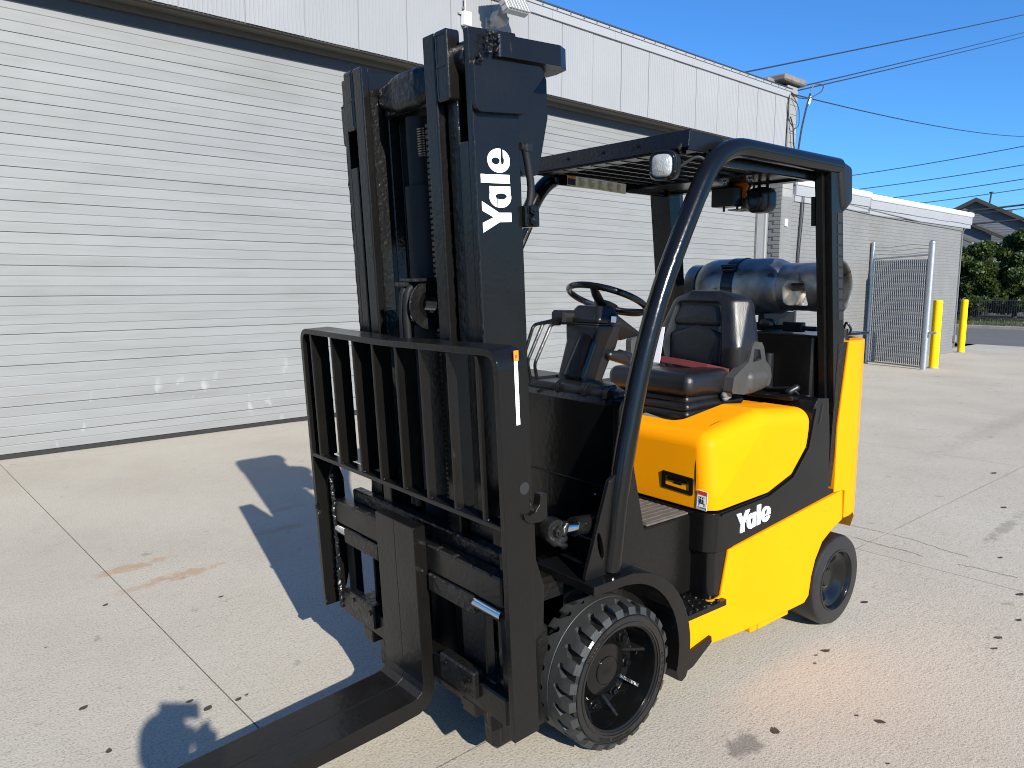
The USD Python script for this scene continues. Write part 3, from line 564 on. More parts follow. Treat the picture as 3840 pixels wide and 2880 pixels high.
LEAVES = [(1.233, -2.1, 30, 0.05, 'small dry brown leaf lying flat on the pale concrete'), (0.705, -1.811, 10, 0.045, 'small dry brown leaf lying flat on the pale concrete'), (1.132, -0.705, 40, 0.07, 'small dry brown leaf lying flat on the pale concrete'), (1.009, -0.693, 30, 0.05, 'small dry brown leaf lying flat on the pale concrete'), (0.97, -0.706, 20, 0.03, 'small dry brown leaf lying flat on the pale concrete'), (1.174, -0.807, 10, 0.05, 'small dry brown leaf lying flat on the pale concrete'), (1.531, -1.035, 30, 0.06, 'small dry brown leaf lying flat on the pale concrete'), (1.516, -0.645, 70, 0.05, 'small dry brown leaf lying flat on the pale concrete'), (1.565, -1.745, 0, 0.02, 'small dry brown leaf lying flat on the pale concrete'), (-2.036, 0.525, 160, 0.06, 'small dry brown leaf lying flat on the pale concrete'), (-1.33, 0.673, 150, 0.06, 'small dry brown leaf lying flat on the pale concrete'), (-1.254, 0.667, 0, 0.025, 'small dry brown leaf lying flat on the pale concrete'), (-1.177, 0.703, 0, 0.025, 'small dry brown leaf lying flat on the pale concrete'), (-0.935, 1.115, 110, 0.06, 'small dry brown leaf lying flat on the pale concrete'), (-0.546, 0.883, 40, 0.07, 'small dry brown leaf lying flat on the pale concrete'), (-2.873, 1.025, 170, 0.07, 'small dry brown leaf lying flat on the pale concrete'), (-2.137, 1.151, 160, 0.06, 'small dry brown leaf lying flat on the pale concrete'), (-1.989, 1.183, 160, 0.04, 'small dry brown leaf lying flat on the pale concrete'), (-2.462, 1.142, 170, 0.05, 'small dry brown leaf lying flat on the pale concrete'), (-0.905, 1.034, 0, 0.025, 'small dry brown leaf lying flat on the pale concrete'), (-0.686, 1.258, 0, 0.02, 'small dry brown leaf lying flat on the pale concrete'), (-6.235, -0.205, 175, 0.1, 'small dry brown leaf lying flat on the pale concrete'), (-4.902, 0.303, 170, 0.08, 'small dry brown leaf lying flat on the pale concrete'), (-3.493, 0.727, 0, 0.05, 'small dry brown leaf lying flat on the pale concrete')]

# ================================================================== the forklift: x forward, y to its left, z up, origin on the ground under the front axle
F = Thing('forklift', 'black and yellow forklift with empty forks, parked on the pale concrete yard', 'forklift', (0, 0, 0))
TILT = math.radians(3.3)
MT = np.eye(4); MT[:3, 0], MT[:3, 1], MT[:3, 2], MT[:3, 3] = [math.cos(TILT), 0, -math.sin(TILT)], [0, 1, 0], [math.sin(TILT), 0, math.cos(TILT)], [.5, 0, 0]
def mx(m): return xf(m, MT)
def mp(x, y, z): return (MT @ [x, y, z, 1])[:3]
def mbox(x0, x1, y0, y1, z0, z1, c=.004): return mx(box((x0, y0, z0), (x1, y1, z1), c))

# wheels
def front_wheel(sg):
    o = []; yo, w, R, rf = .568, .235, .2795, .254
    A_ = lambda pr, n=64: lathe(pr, n, 'y', (0, 0, R))
    tyre = A_([(.205, yo-.004), (.236, yo), (.244, yo-.004), (rf, yo-.012), (rf, yo-w+.012), (.244, yo-w+.004), (.205, yo-w)], 96)
    rib = A_([(rf-.004, yo-w/2-.036), (R, yo-w/2-.03), (R, yo-w/2-.003), (R-.004, yo-w/2), (R, yo-w/2+.003), (R, yo-w/2+.03), (rf-.004, yo-w/2+.036)], 120)
    lugs = []; N = 24; pitch = 2*math.pi/N
    for side in (1, -1):
        prof = [(0, -.47, .43), (.10, -.42, .36), (.24, -.30, .28), (.44, -.06, .48), (.7, -.04, .52), (1.0, .02, .58)]
        yc = yo-w/2; hw = w/2
        for k in range(N):
            th = (k + (.5 if side < 0 else 0))*pitch; v = []
            for rr, top in ((rf-.006, 0), (R, 1)):
                for (t, a, c) in prof:
                    yy = yc + side*(.026 + t*(hw-.026 - (.012 if top else .002))); rad = rr - (.006 if top and t == 1.0 else 0)
                    for q in np.linspace(a, c, 4):
                        an = th + q*pitch; v.append((rad*math.sin(an), yy, R+rad*math.cos(an)))
            n4, L = 4, len(prof); f = []; base = L*n4
            for lv in (0, base):
                for i in range(L-1):
                    for q in range(n4-1): a = lv+i*n4+q; f.append((a, a+1, a+n4+1, a+n4))
            for i in range(L-1):
                for q in (0, n4-1): a = i*n4+q; f.append((a, a+n4, a+n4+base, a+base))
            for i in (0, L-1):
                for q in range(n4-1): a = i*n4+q; f.append((a, a+1, a+1+base, a+base))
            m = trimesh.Trimesh(np.array(v), [t for a, b, c, d in f for t in ((a, b, c), (a, c, d))], process=False); m.fix_normals(); lugs.append(m)
            # wavy sipe scribed on each lug
            sp = []
            for t, q in ((.3, -.02), (.5, .2), (.75, .23), (.88, .27)):
                yy = yc+side*(.026+t*(hw-.03)); an = th+q*pitch; sp.append(((R+.0004)*math.sin(an), yy, R+(R+.0004)*math.cos(an)))
    rim = A_([(.150, yo-.145), (.188, yo-.135), (.193, yo-.03), (.197, yo-.012), (.207, yo-.008), (.207, yo-w+.01), (.19, yo-w+.01), (.185, yo-.17), (.15, yo-.175)], 72)
    disc = A_([(0, yo-.165), (.195, yo-.165), (.195, yo-.14), (.165, yo-.146), (.125, yo-.138), (.12, yo-.118), (.1, yo-.096), (.06, yo-.088), (0, yo-.088)], 64)
    cap = A_([(0, yo-.1), (.056, yo-.1), (.056, yo-.084), (.05, yo-.081), (0, yo-.081)], 48)
    ring = [A_([(.207, yo-.02), (.213, yo+.002), (.219, yo+.001), (.222, yo-.01)], 90), A_([(.238, yo-.01), (.241, yo+.002), (.244, yo+.0015), (.247, yo-.01)], 90)]
    nuts, ribs = [], []
    for k in range(8):
        an = k*math.pi/4+.2; c, s_ = math.cos(an), math.sin(an)
        p_ = np.array([.153*c, yo-.145, R+.153*s_]); nuts.append([lathe([(0, 0), (.027, 0), (.021, .022), (0, .022)], 16, 'y', p_)] + hexbolt(p_+[0, .02, 0], (0, 1, 0), .016, .017))
        an += math.pi/8; c, s_ = math.cos(an), math.sin(an)
        pts = []
        for dr, dy in ((.125, -.145), (.192, -.14), (.192, -.06), (.135, -.125)):
            for e in (-.006, .006): pts.append((dr*c-e*s_, yo+dy, R+dr*s_+e*c))
        ribs.append(hullpts(pts))
    mk = (lambda m: tm(m)) if sg > 0 else (lambda m: mir(m))
    wp = F.part('wheel', mk([rim, disc]), 'black_gloss', 35)
    ty = F.part('tyre', mk(tyre), 'sidewall', 35, sub=wp); F.part('tread', mk([tm(lugs), tm(rib)]), 'rubber', 30, sub=wp)
    F.part('bead_ring', mk([tm(ring)]), 'sidewall', 40, sub=wp); F.part('hub_cap', mk(cap), 'black_gloss', 35, sub=wp)
    for n_ in nuts: F.part('wheel_nut', mk([tm(n_)]), 'black_gloss', 30, sub=wp)
    for r_ in ribs: F.part('wheel_rib', mk(r_), 'grease', 30, sub=wp)
    if sg > 0:
        for word_, a0, st in (('22 X 9 X 16', 205, 3.4), ('VACESURE', 62, -4.2), ('SOLID PRESS-ON', 300, 3.2)):
            tx = []
            for i, ch in enumerate(word_):
                if ch == ' ': continue
                an = math.radians(a0 + (-i*abs(st) if st < 0 else -i*abs(st)))
                pos = np.array([.230*math.cos(an), yo-.0005, R+.230*math.sin(an)]); radial = np.array([math.cos(an), 0, math.sin(an)]); tang = np.cross([0, 1., 0], radial)*-1
                tx.append(xf(text(ch, .012, .0018), frame(pos-radial*.006, np.cross(radial, [0, 1., 0]), radial)))
            F.part('raised_lettering', tx, 'sidewall', False, sub=wp)
front_wheel(1); front_wheel(-1)
def rear_wheel(sg):
    R, yo, w, x = .2365, .549, .18, -1.647; A_ = lambda pr, n=80: lathe(pr, n, 'y', (x, 0, R)); mk = tm if sg > 0 else mir
    wp = F.part('wheel', mk(A_([(0, yo-.06), (.06, yo-.062), (.085, yo-.055), (.11, yo-.03), (.138, yo-.022), (.148, yo-.006), (.152, yo-.002), (.152, yo-w), (0, yo-w)])), 'black_gloss', 35)
    F.part('tyre', mk(A_([(.15, yo-.004), (.165, yo), (.215, yo), (.228, yo-.006), (R, yo-.022), (R, yo-w+.02), (.22, yo-w), (.15, yo-w)])), 'rear_rubber', 35, sub=wp)
    F.part('sidewall_ring', mk(A_([(.151, yo-.004), (.153, yo+.003), (.16, yo+.003), (.162, yo-.002)])), 'sidewall', 40, sub=wp)
    F.part('hub_cap', mk(A_([(0, yo-.07), (.05, yo-.066), (.048, yo-.055), (.042, yo-.050), (0, yo-.050)])), 'black_gloss', 30, sub=wp)
rear_wheel(1); rear_wheel(-1)

# chassis, side panels, hood, counterweight
YB = .53
F.part('chassis', [box((-1.7, -.36, .17), (.3, .36, .6), .02), box((-.1, -.3, .12), (.34, .3, .5), .02), box((.1, -.36, .3), (.34, .36, .66), .02)], 'black_dirty')
plan = rnd(sbox(-1.55, -YB, -.57, YB), .075)
low_panel = soften(Polygon([(-.422, .229), (-.415, .392), (-.655, .415), (-.702, .612), (-1.688, .706), (-1.703, .550), (-1.588, .508), (-1.51, .47), (-1.45, .39), (-1.42, .312), (-1.403, .215), (-1.365, .188), (-1.1, .19), (-.82, .202)]), .006)
ya, yb = .49, YB
for sg in (1, -1):
    lo, hi = (ya, yb) if sg > 0 else (-yb, -ya)
    F.part('side_panel', ext(low_panel, 'y', lo, hi), 'yellow', label='yellow lower side panel')
    F.part('panel_lip', [box((-1.226, lo+.004, .165), (-.97, hi-.004, .192), .004), box((-.962, lo+.004, .168), (-.905, hi-.004, .192), .004)], 'yellow')
    F.part('jack_point', ext([(-.428, .235), (-.428, .16), (-.46, .165), (-.585, .236), (-.58, .262)], 'y', min(sg*.40, sg*.545), max(sg*.40, sg*.545)), 'black')
strip_prof = [(-.3, .62), (-.72, .619), (-1.690, .716), (-1.60, .725), (-1.548, .738), (-1.53, 1.0), (-1.50, 1.2), (-1.40, 1.21), (-1.36, 1.165), (-1.315, .985), (-1.19, .862), (-.995, .808), (-.63, .790), (-.3, .79)]
sp = ext(strip_prof, 'y', -YB+.004, YB-.004) ^ (ext(plan, 'z', .5, 1.3) + ext(sbox(-1.7, -YB+.004, -1.2, YB-.004), 'z', .5, 1.3))
sidep = F.part('side_cowl', sp, 'black_gloss', label='black side cowl that carries the white lettering')
F.part('lower_cowl', ext(soften(Polygon([(-1.2, -.30), (-.585, -.30), (-.585, -.522), (-1.2, -.522)]), .035), 'z', .409, .616), 'black_gloss'); F.part('lower_cowl', ext(soften(Polygon([(-1.2, .30), (-.585, .30), (-.585, .522), (-1.2, .522)]), .035), 'z', .409, .616), 'black_gloss')
F.part('seam', [tm(ext([(-1.385, 1.16), (-1.335, .975), (-1.20, .845), (-1.0, .792), (-.64, .775), (-.64, .783), (-.998, .8), (-1.195, .855), (-1.325, .98), (-1.372, 1.162)], 'y', YB-.004, YB+.004))], 'black_gloss')
for sg in (1,):
    T_ = frame((-.752, YB-.003, .668), (-1, 0, .075), (0, 0, 1)); T_[:3, 2] = [0, 1, 0]
    F.part('lettering', xf(word(.092, .268, .005), T_), 'white', False, label='white maker\'s name on the black side cowl', sub=sidep)
# hood with its engine cover seam
zt = 1.165
hood_h = spheres([(-.645, .455, .86), (-.645, -.455, .86), (-.655, .425, 1.055), (-.655, -.425, 1.055), (-.95, .455, 1.125), (-.95, -.455, 1.125), (-1.3, .455, 1.095), (-1.3, -.455, 1.095), (-.645, .455, .7), (-.645, -.455, .7), (-1.3, .455, .7), (-1.3, -.455, .7)], .075, 40)
hp = soften(Polygon([(-.50, .800), (-.99, .818), (-1.182, .872), (-1.300, .985), (-1.352, 1.158), (-1.36, 1.3), (-.5, 1.3)]), .01)
hood = hood_h ^ ext(hp, 'y', -.6, .6)
hood = hood - spheres([(-.74, .20, 1.16), (-1.27, .22, 1.16), (-.74, -.20, 1.16), (-1.27, -.22, 1.16), (-.74, .32, 1.36), (-1.32, .36, 1.36), (-.70, -.32, 1.36), (-1.32, -.36, 1.36)], .055, 24)
sx = lambda y: -.005
groove = Manifold.batch_boolean([ext([(-.50, .79), (-.509, .79), (-.70, 1.4), (-.69, 1.4)], 'y', -.6, .6)], __import__('manifold3d').OpType.Add) if False else None
hd = F.part('hood', hood.refine_to_length(.06), 'yellow', 40, label='yellow engine hood under the seat')
# seam where the side wraps to the front: a thin dark bead following the corner
seam = [(-.572, .441, .82), (-.573, .441, .95), (-.585, .425, 1.06), (-.63, .405, 1.118), (-.72, .412, 1.148), (-.85, .432, 1.172), (-1.0, .448, 1.178), (-1.2, .455, 1.166), (-1.33, .455, 1.158)]
F.part('cover_seam', tube(fillet(seam, .06), .0022, 6), 'black', sub=hd)
hx0 = -.571
F.part('latch_recess', [tm(ext(Polygon([(.268, .868), (.425, .862), (.425, .925), (.268, .931)]).buffer(.006), 'x', hx0-.01, hx0+.004, ) - ext([(.283, .878), (.41, .872), (.41, .913), (.283, .919)], 'x', hx0-.02, hx0+.02)), box((hx0-.03, .27, .865), (hx0-.012, .422, .925))], 'black', sub=hd)
F.part('latch_handle', [box((hx0-.012, .288, .899), (hx0+.004, .405, .915), .003), tube([(hx0-.004, .325, .893), (hx0-.004, .37, .892)], .006, 8)], 'black_gloss', sub=hd)
st = frame((hx0+.0035, .452, .808), (0, 1, 0), (0, 0, 1))
stk = F.part('warning_sticker', xf(box((0, 0, 0), (.053, .083, .0012)), st @ rotm((0, 0, 1), -3)), 'white', False, sub=hd, label='white no-riders warning sticker with red header')
F.part('sticker_print', [xf(box((.004, .064, .0013), (.049, .079, .0018)), st @ rotm((0, 0, 1), -3))], 'red', False, sub=hd)
figs = [box((.012, .026, .0013), (.042, .03, .0018)), box((.012, .016, .0013), (.016, .03, .0018)), box((.038, .016, .0013), (.042, .03, .0018)), box((.014, .031, .0013), (.024, .046, .0018)), box((.027, .031, .0013), (.036, .044, .0018)), mv(Manifold.cylinder(.0005, .0035, .0035, 12), .019, .051, .0013), mv(Manifold.cylinder(.0005, .0035, .0035, 12), .031, .05, .0013), box((.01, .055, .0013), (.043, .0565, .0018)), box((.01, .03, .0013), (.0115, .056, .0018)),
        mv(text('NO RIDERS!', .0055, .0004), .007, .006, .0013), box((.002, .002, .0013), (.051, .003, .0016)), box((.002, .08, .0013), (.051, .081, .0016)), box((.002, .002, .0013), (.003, .081, .0016)), box((.05, .002, .0013), (.051, .081, .0016))]
F.part('sticker_print', [xf(q, st @ rotm((0, 0, 1), -3)) for q in figs], 'blackprint', False, sub=hd)

cwp = Polygon([(-1.60, YB), (-1.78, YB), (-1.865, .512), (-1.95, .455), (-2.03, .36), (-2.09, .2), (-2.1, 0), (-2.09, -.2), (-2.03, -.36), (-1.95, -.455), (-1.865, -.512), (-1.78, -YB), (-1.60, -YB)])
cws = soften(Polygon([(-1.55, .715), (-1.664, 1.473), (-2.2, 1.473), (-2.2, .40), (-1.95, .44), (-1.84, .556), (-1.714, .552), (-1.712, .7)]), .008)
cw = (ext(cwp, 'z', .3, 1.6) ^ ext(cws, 'y', -.6, .6)) - tm_box if False else (ext(cwp, 'z', .3, 1.6) ^ ext(cws, 'y', -.6, .6))
cw = cw - Manifold.cube((.5, .74, .5)).translate((-1.735, -.37, 1.30)) - lathe([(0, -.6), (.262, -.6), (.262, .6), (0, .6)], 40, 'y', (-1.647, 0, .2365))
F.part('counterweight', cw, 'yellow', 35, label='tall yellow counterweight at the rear')
for sg in (1, -1):
    F.part('rubber_strip', ext([(-1.548, .745), (-1.580, .742), (-1.672, 1.468), (-1.575, 1.468)], 'y', min(sg*.40, sg*.522), max(sg*.40, sg*.522)), 'black_dirty')
F.part('bulkhead', [box((-1.6, -.43, .75), (-1.5, .43, 1.5), .01), box((-1.5, -.43, 1.19), (-1.33, .43, 1.205), .003), box((-2.0, -.37, 1.25), (-1.6, .37, 1.30), .003)], 'black')
F.part('bulkhead_pipe', tube([(-1.47, .2, 1.22), (-1.47, .2, 1.40)], .032, 16), 'plastic'); F.part('bulkhead_clutter', [spheres([(-1.42, .36, 1.22), (-1.45, .38, 1.24)], .02, 12), tube(fillet([(-1.44, .1, 1.22), (-1.42, .25, 1.225), (-1.43, .36, 1.24), (-1.44, .40, 1.21)], .04), .008, 8), spheres([(-1.42, .1, 1.21), (-1.45, .38, 1.21)], .012, 10)], 'plastic')
F.part('tank_shelf', [box((-2.02, -.46, 1.490), (-1.5, .46, 1.503), .003), box((-1.9, -.3, 1.505), (-1.6, -.26, 1.60), .004), box((-1.9, .05, 1.505), (-1.6, .09, 1.60), .004), box((-1.62, -.30, 1.51), (-1.58, .12, 1.55), .004)], 'black')
F.part('shelf_hinge', [tube([(-1.58, .12, 1.53), (-1.58, .4, 1.53)], .012, 8), spheres([(-1.55, .12, 1.55), (-1.55, .16, 1.55)], .025, 12), box((-1.60, .22, 1.51), (-1.56, .33, 1.56), .004)], 'plastic')
F.part('shelf_latch', [tube([(-1.72, .47, 1.475), (-1.72, .47, 1.53)], .022, 12), tube(fillet([(-1.72, .47, 1.53), (-1.70, .49, 1.57), (-1.72, .51, 1.53), (-1.72, .50, 1.50)], .02), .006, 8), lathe([(0, 0), (.04, 0), (.036, .008), (0, .008)], 20, 'z', (-1.72, .46, 1.474))], 'plastic')

# floor, cowl, fenders, step
F.part('floor', [box((-.60, -.42, .42), (-.02, .42, .768), .006)], 'black')
mt_ = F.part('floor_mat', [box((-.572, -.41, .769), (-.30, .41, .778), .003)], 'mat_rubber')
F.part('mat_rib', [box((-.565, -.40+k*.034, .778), (-.31, -.385+k*.034, .7815), .001) for k in range(24)], 'mat_rubber', sub=mt_)
cowl = ext(soften(Polygon([(-.10, .60), (-.10, 1.285), (-.115, 1.31), (-.15, 1.322), (-.19, 1.315), (-.19, .78), (-.17, .60)]), .006), 'y', -.425, .425)
F.part('cowl', cowl, 'black_gloss'); F.part('cowl_seam', [box((-.101, -.424, .958), (-.0965, .424, .964)), box((-.101, .40, .97), (-.097, .424, 1.28), .001)], 'black')
F.part('cowl_lid', [spheres([(-.145, -.37, 1.318), (-.145, .37, 1.318), (-.20, .34, 1.318), (-.33, .17, 1.318), (-.33, -.37, 1.318)], .022, 16), box((-.22, .16, 1.33), (-.15, .31, 1.352), .008), box((-.34, -.36, 1.33), (-.14, -.1, 1.350), .008)], 'plastic')
for yy in (.06, .22, .34): F.part('lid_clip', [tube(fillet([(-.112, yy, 1.31), (-.112, yy, 1.335), (-.14, yy, 1.353)], .01), .009, 8)], 'black_gloss')
F.part('cowl_bolt', hexbolt((-.1, .31, .92), (1, 0, 0), .012, .008), 'chrome')
fo, fi = [(.165, .684), (-.05, .684)], [(-.322, .20)]
for t in np.linspace(0, 1, 14): an = math.radians(97+t*94); fo.append((.0+.403*math.cos(an)-.004, .283+.401*math.sin(an)))
for t in np.linspace(0, 1, 14): an = math.radians(190-t*92); fi.append((.0+.345*math.cos(an)*.97, .283+.362*math.sin(an)))
fend = soften(Polygon(fo+[(-.402, .19), (-.385, .155), (-.36, .143), (-.335, .155)]+fi+[(.0, .648), (.165, .648)]), .005)
for sg in (1, -1): F.part('fender', ext(fend, 'y', min(sg*.25, sg*.565), max(sg*.25, sg*.565)), 'black_gloss', 35)
stp = ext(soften(Polygon([(-.36, .30), (-.66, .30), (-.665, .56), (-.36, .555)]), .01), 'z', .385, .408)
for sg in (1, -1):
    q = F.part('step_plate', stp if sg > 0 else mir(stp), 'black')
    studs = [lathe([(0, 0), (.011, 0), (.009, .006), (.005, .0065), (0, .003)], 10, 'z', (-.40-.048*i+(.02 if j % 2 else 0), .34+.04*j, .408)) for i in range(6) for j in range(6)]
    F.part('grip_stud', studs if sg > 0 else mir(tm(studs)), 'black_gloss', 30, sub=q)
F.part('under_step', [box((-.62, -.36, .2), (-.36, .36, .38), .01)], 'black')

# overhead guard
for sg in (1, -1):
    yy = .5*sg
    path = fillet([(.01, yy, .69), (-.025, yy, 1.0), (-.115, yy, 1.40), (-.225, yy, 1.71), (-.36, yy, 1.965), (-.56, yy, 2.305), (-1.50, yy, 2.305)], [0, .3, .5, .5, .5, .26, 0], 10)
    F.part('guard_rail', tube(path, .040, 20), 'black_gloss', 40)
    F.part('pillar_rib', tube(np.array([p_ + [-.026, .0, -.0] for p_ in path[:-14]]) + [0, -.028*sg, 0], .014, 8), 'black')
    gus = [(.03, 1.03), (.155, .70), (.165, .684), (-.24, .684), (-.215, .61), (-.23, .60), (-.25, .62), (-.085, 1.10), (-.02, 1.05)]
    F.part('pillar_gusset', ext(soften(Polygon([(.035, 1.04), (.15, .70), (.15, .684), (-.20, .684), (-.09, 1.1)]).difference(affinity.rotate(affinity.scale(Point(.075, .80).buffer(1), .013, .055), -14)), .004), 'y', yy-.008, yy+.008), 'black', 30)
    leg = lambda x0, x1, y0, y1, za, zb, sl_=.136: hullpts([(x-(0 if z_ == zb else 1)*sl_*(zb-za), y, z_) for x in (x0, x1) for y in (y0, y1) for z_ in (za, zb)])
    yi, yo_ = (.438, .52) if sg > 0 else (-.52, -.438)
    F.part('rear_leg', leg(-1.515, -1.41, yi, yo_, 1.14, 2.3), 'black', 30)
    F.part('leg_channel', leg(-1.405, -1.385, yi+.02*sg, yo_-.03*sg, 1.14, 2.27), 'black', 30)
    ven = [hullpts([(x-(2.3-z_)*.136, y, z_) for x in (-1.462, -1.505) for y in ((yo_-.001, yo_+.002) if sg > 0 else (yi-.002, yi+.001)) for z_ in (zc, zc+.042)]) for zc in np.arange(1.58, 2.05, .052)]
    for q in ven: F.part('vent_slot', q, 'seal', False)
    F.part('leg_cap', spheres([(-1.50, yy, 2.30), (-1.57, yy, 2.285), (-1.585, yy, 2.16), (-1.545, yy, 2.13)], .036, 20), 'plastic', 40)
    if sg > 0: F.part('leg_bracket', leg(-1.445, -1.415, .425, .445, 2.03, 2.165, .1), 'black', 30)
    F.part('leg_foot', [spheres([(-1.44, sg*.50, 1.17), (-1.42, sg*.50, 1.09)], .03, 16)], 'black_gloss', 40)
F.part('guard_header', [ext(Polygon([(-.425, 2.283), (-.435, 2.35), (-.447, 2.35), (-.437, 2.283)]), 'y', -.46, .46), box((-.66, .442, 2.272), (-.436, .454, 2.346), .002), box((-.66, -.454, 2.272), (-.436, -.442, 2.346), .002), box((-.52, -.45, 2.275), (-.44, .45, 2.287), .002)], 'black', 30)
for yy in (-.22, 0, .2): F.part('header_bolt', tube([(-.43, yy, 2.32), (-.422, yy, 2.32)], .007, 10), 'black_gloss')
F.part('rear_crossbar', [box((-1.50, -.46, 2.25), (-1.42, .46, 2.315), .01)], 'black'); F.part('rear_panel', box((-1.45, -.44, 2.262), (-1.16, .44, 2.272), .002), 'black')
for sg in (1, -1): F.part('guard_side_bar', box((-1.46, sg*.44-.014, 2.235), (-.56, sg*.44+.014, 2.295), .006), 'black_gloss')
for k in range(9):
    yy = -.36+k*.09; F.part('guard_bar', box((-1.43, yy-.008, 2.272), (-.45, yy+.008, 2.326), .004), 'black_gloss')
for k in range(3): F.part('guard_bolt', [hexbolt((-1.2, -.05+k*.14, 2.262), (0, 0, -1), .018, .014)[0], tube([(-1.2, -.05+k*.14, 2.26), (-1.2, -.05+k*.14, 2.235)], .01, 8)], 'chrome')
lab = F.part('instruction_label', xf(box((0, 0, -.002), (.43, .052, .0)), frame((-.625, -.4255, 2.238), (-1, 0, -.03), (0, .0, 1.))), 'cream', False, label='cream instruction label with an orange warning corner')
LT = frame((-.625, -.4232, 2.238), (-1, 0, -.03), (0, 0, 1.)); LT[:3, 2] = [0, 1, 0]
F.part('label_print', [xf(box((.002, .036, 0), (.055, .05, .0012)), LT)], 'orange', False, sub=lab)
F.part('label_print', [xf(box((.002, .003, 0), (.055, .034, .0011)), LT)], 'blackprint', False, sub=lab)
F.part('label_print', [xf(box((.065+.07*c+.012, .006+.0052*r_, 0), (.065+.07*c+rng.uniform(.03, .062), .0072+.0052*r_, .0011)), LT) for c in range(5) for r_ in range(8)], 'brass', False, sub=lab)
# work lamp at the front corner of the guard
LS = .86; la = np.array([-.35, .398, 2.212]); ld = np.array([.94, .34, -.05]); ld /= np.linalg.norm(ld)
LTm = frame(la, np.cross([0, 0, 1], ld)/np.linalg.norm(np.cross([0, 0, 1], ld)), [0, 0, 1]); LTm[:3, 2] = ld; LTm[:3, 1] = np.cross(ld, LTm[:3, 0])
sq = lambda r, z_: [(r*LS*np.sign(c)*abs(c)**.62, r*LS*np.sign(s_)*abs(s_)**.62, z_) for c, s_ in ((math.cos(a), math.sin(a)) for a in np.linspace(0, 2*math.pi, 40, endpoint=False))]
lmp = F.part('work_lamp', xf(hullpts(sq(.068, -.008)+sq(.064, .0)+sq(.062, -.06)+sq(.045, -.095)), LTm), 'plastic', 40)
F.part('lamp_rim', xf(hullpts(sq(.064, 0)+sq(.060, .010)) - hullpts(sq(.053, -.02)+sq(.053, .02)), LTm), 'black_gloss', 40, sub=lmp)
F.part('lamp_glass', xf(hullpts(sq(.053, .001)+sq(.045, .010)+sq(.02, .015)), LTm), 'lens', 40, sub=lmp)
F.part('lamp_bracket', [tube(fillet([la+[-.06, .02, .06], la+[-.10, .02, .10], (-.5, .41, 2.30)], .03), .012, 8), box((-.47, .36, 2.26), (-.43, .42, 2.30), .004)], 'black', sub=lmp)
F.part('lamp_cable', tube(fillet([la+[-.09, .01, .0], la+[-.13, .08, .05], la+[-.2, .1, -.03], la+[-.16, .09, -.12]], .05), .006, 8), 'wire', sub=lmp)
# rear lamp and alarm box hanging below the rear of the guard
rl = F.part('rear_lamp', spheres([(-1.37+dx, .19+dy, 2.165+dz) for dx in (-.02, .03) for dy in (-.022, .022) for dz in (-.022, .022)], .04, 20), 'plastic', 40)
F.part('lamp_strap', [box((-1.385, .16, 2.2), (-1.37, .175, 2.28), .003), box((-1.385, .205, 2.2), (-1.37, .22, 2.28), .003)], 'black', sub=rl)
F.part('lamp_lens', lathe([(0, 0), (.045, 0), (.04, .006), (0, .01)], 24, 'x', (-1.302, .19, 2.165)), 'black_gloss', 40, sub=rl)
al = F.part('alarm_box', [box((-1.42, -.085, 2.148), (-1.33, .055, 2.245), .006), box((-1.41, -.02, 2.24), (-1.36, .0, 2.29), .002)], 'plastic', label='small dark alarm box with an orange strobe behind it')
F.part('strobe', [box((-1.45, .0, 2.19), (-1.40, .075, 2.28), .006)], 'orange', sub=al); F.part('strobe_base', [box((-1.46, .05, 2.125), (-1.40, .09, 2.19), .003), box((-1.47, .0, 2.128), (-1.36, .10, 2.134), .001)], 'brass', sub=al)
for yy in (-.03, .05): F.part('alarm_screw', tube([(-1.37, yy, 2.15), (-1.37, yy, 2.125)], .006, 8), 'black', sub=al)
F.part('alarm_cable', [tube(fillet([(-1.40, .11, 2.26), (-1.40, .08, 2.21), (-1.39, .12, 2.20), (-1.38, .16, 2.205)], .03), .006, 8), tube(fillet([(-1.40, .125, 2.25), (-1.40, .11, 2.19), (-1.40, .10, 2.15), (-1.41, .07, 2.14)], .03), .005, 8)], 'wire', sub=al)

# steering column, wheel, levers
col = [spheres([(-.265, -.065, 1.33), (-.265, .06, 1.33), (-.355, -.055, 1.33), (-.355, .055, 1.33), (-.325, -.07, 1.50), (-.325, .065, 1.50), (-.44, -.065, 1.50), (-.44, .06, 1.50)], .022, 20),
       spheres([(-.325, -.07, 1.48), (-.325, .065, 1.48), (-.44, -.06, 1.48), (-.44, .06, 1.48), (-.335, -.085, 1.565), (-.335, .08, 1.565), (-.455, -.08, 1.56), (-.455, .075, 1.56)], .022, 20),
       spheres([(-.34, -.085, 1.598), (-.34, .08, 1.598), (-.455, -.08, 1.59), (-.455, .075, 1.59), (-.365, -.06, 1.638), (-.365, .055, 1.638), (-.44, -.055, 1.635), (-.44, .05, 1.635)], .022, 20)]
sc_ = F.part('steering_column', col, 'plastic', 40)
F.part('column_cover', spheres([(-.268, -.015, 1.36), (-.27, .05, 1.355), (-.325, .02, 1.52), (-.335, .06, 1.515)], .030, 18), 'black_gloss', 40, sub=sc_)
F.part('column_seam', ext(soften(Polygon([(-.314, -.108), (-.314, .103), (-.476, .098), (-.476, -.103)]), .02), 'z', 1.579, 1.583), 'seal', 40, sub=sc_)
F.part('dash_panel', spheres([(-.40, -.07, 1.575), (-.385, .095, 1.598), (-.43, -.08, 1.615), (-.42, .095, 1.615), (-.61, .06, 1.53), (-.61, -.06, 1.53), (-.505, .055, 1.515), (-.5, -.055, 1.515)], .012, 14), 'plastic', 40, sub=sc_, label='dash panel tilted towards the seat')
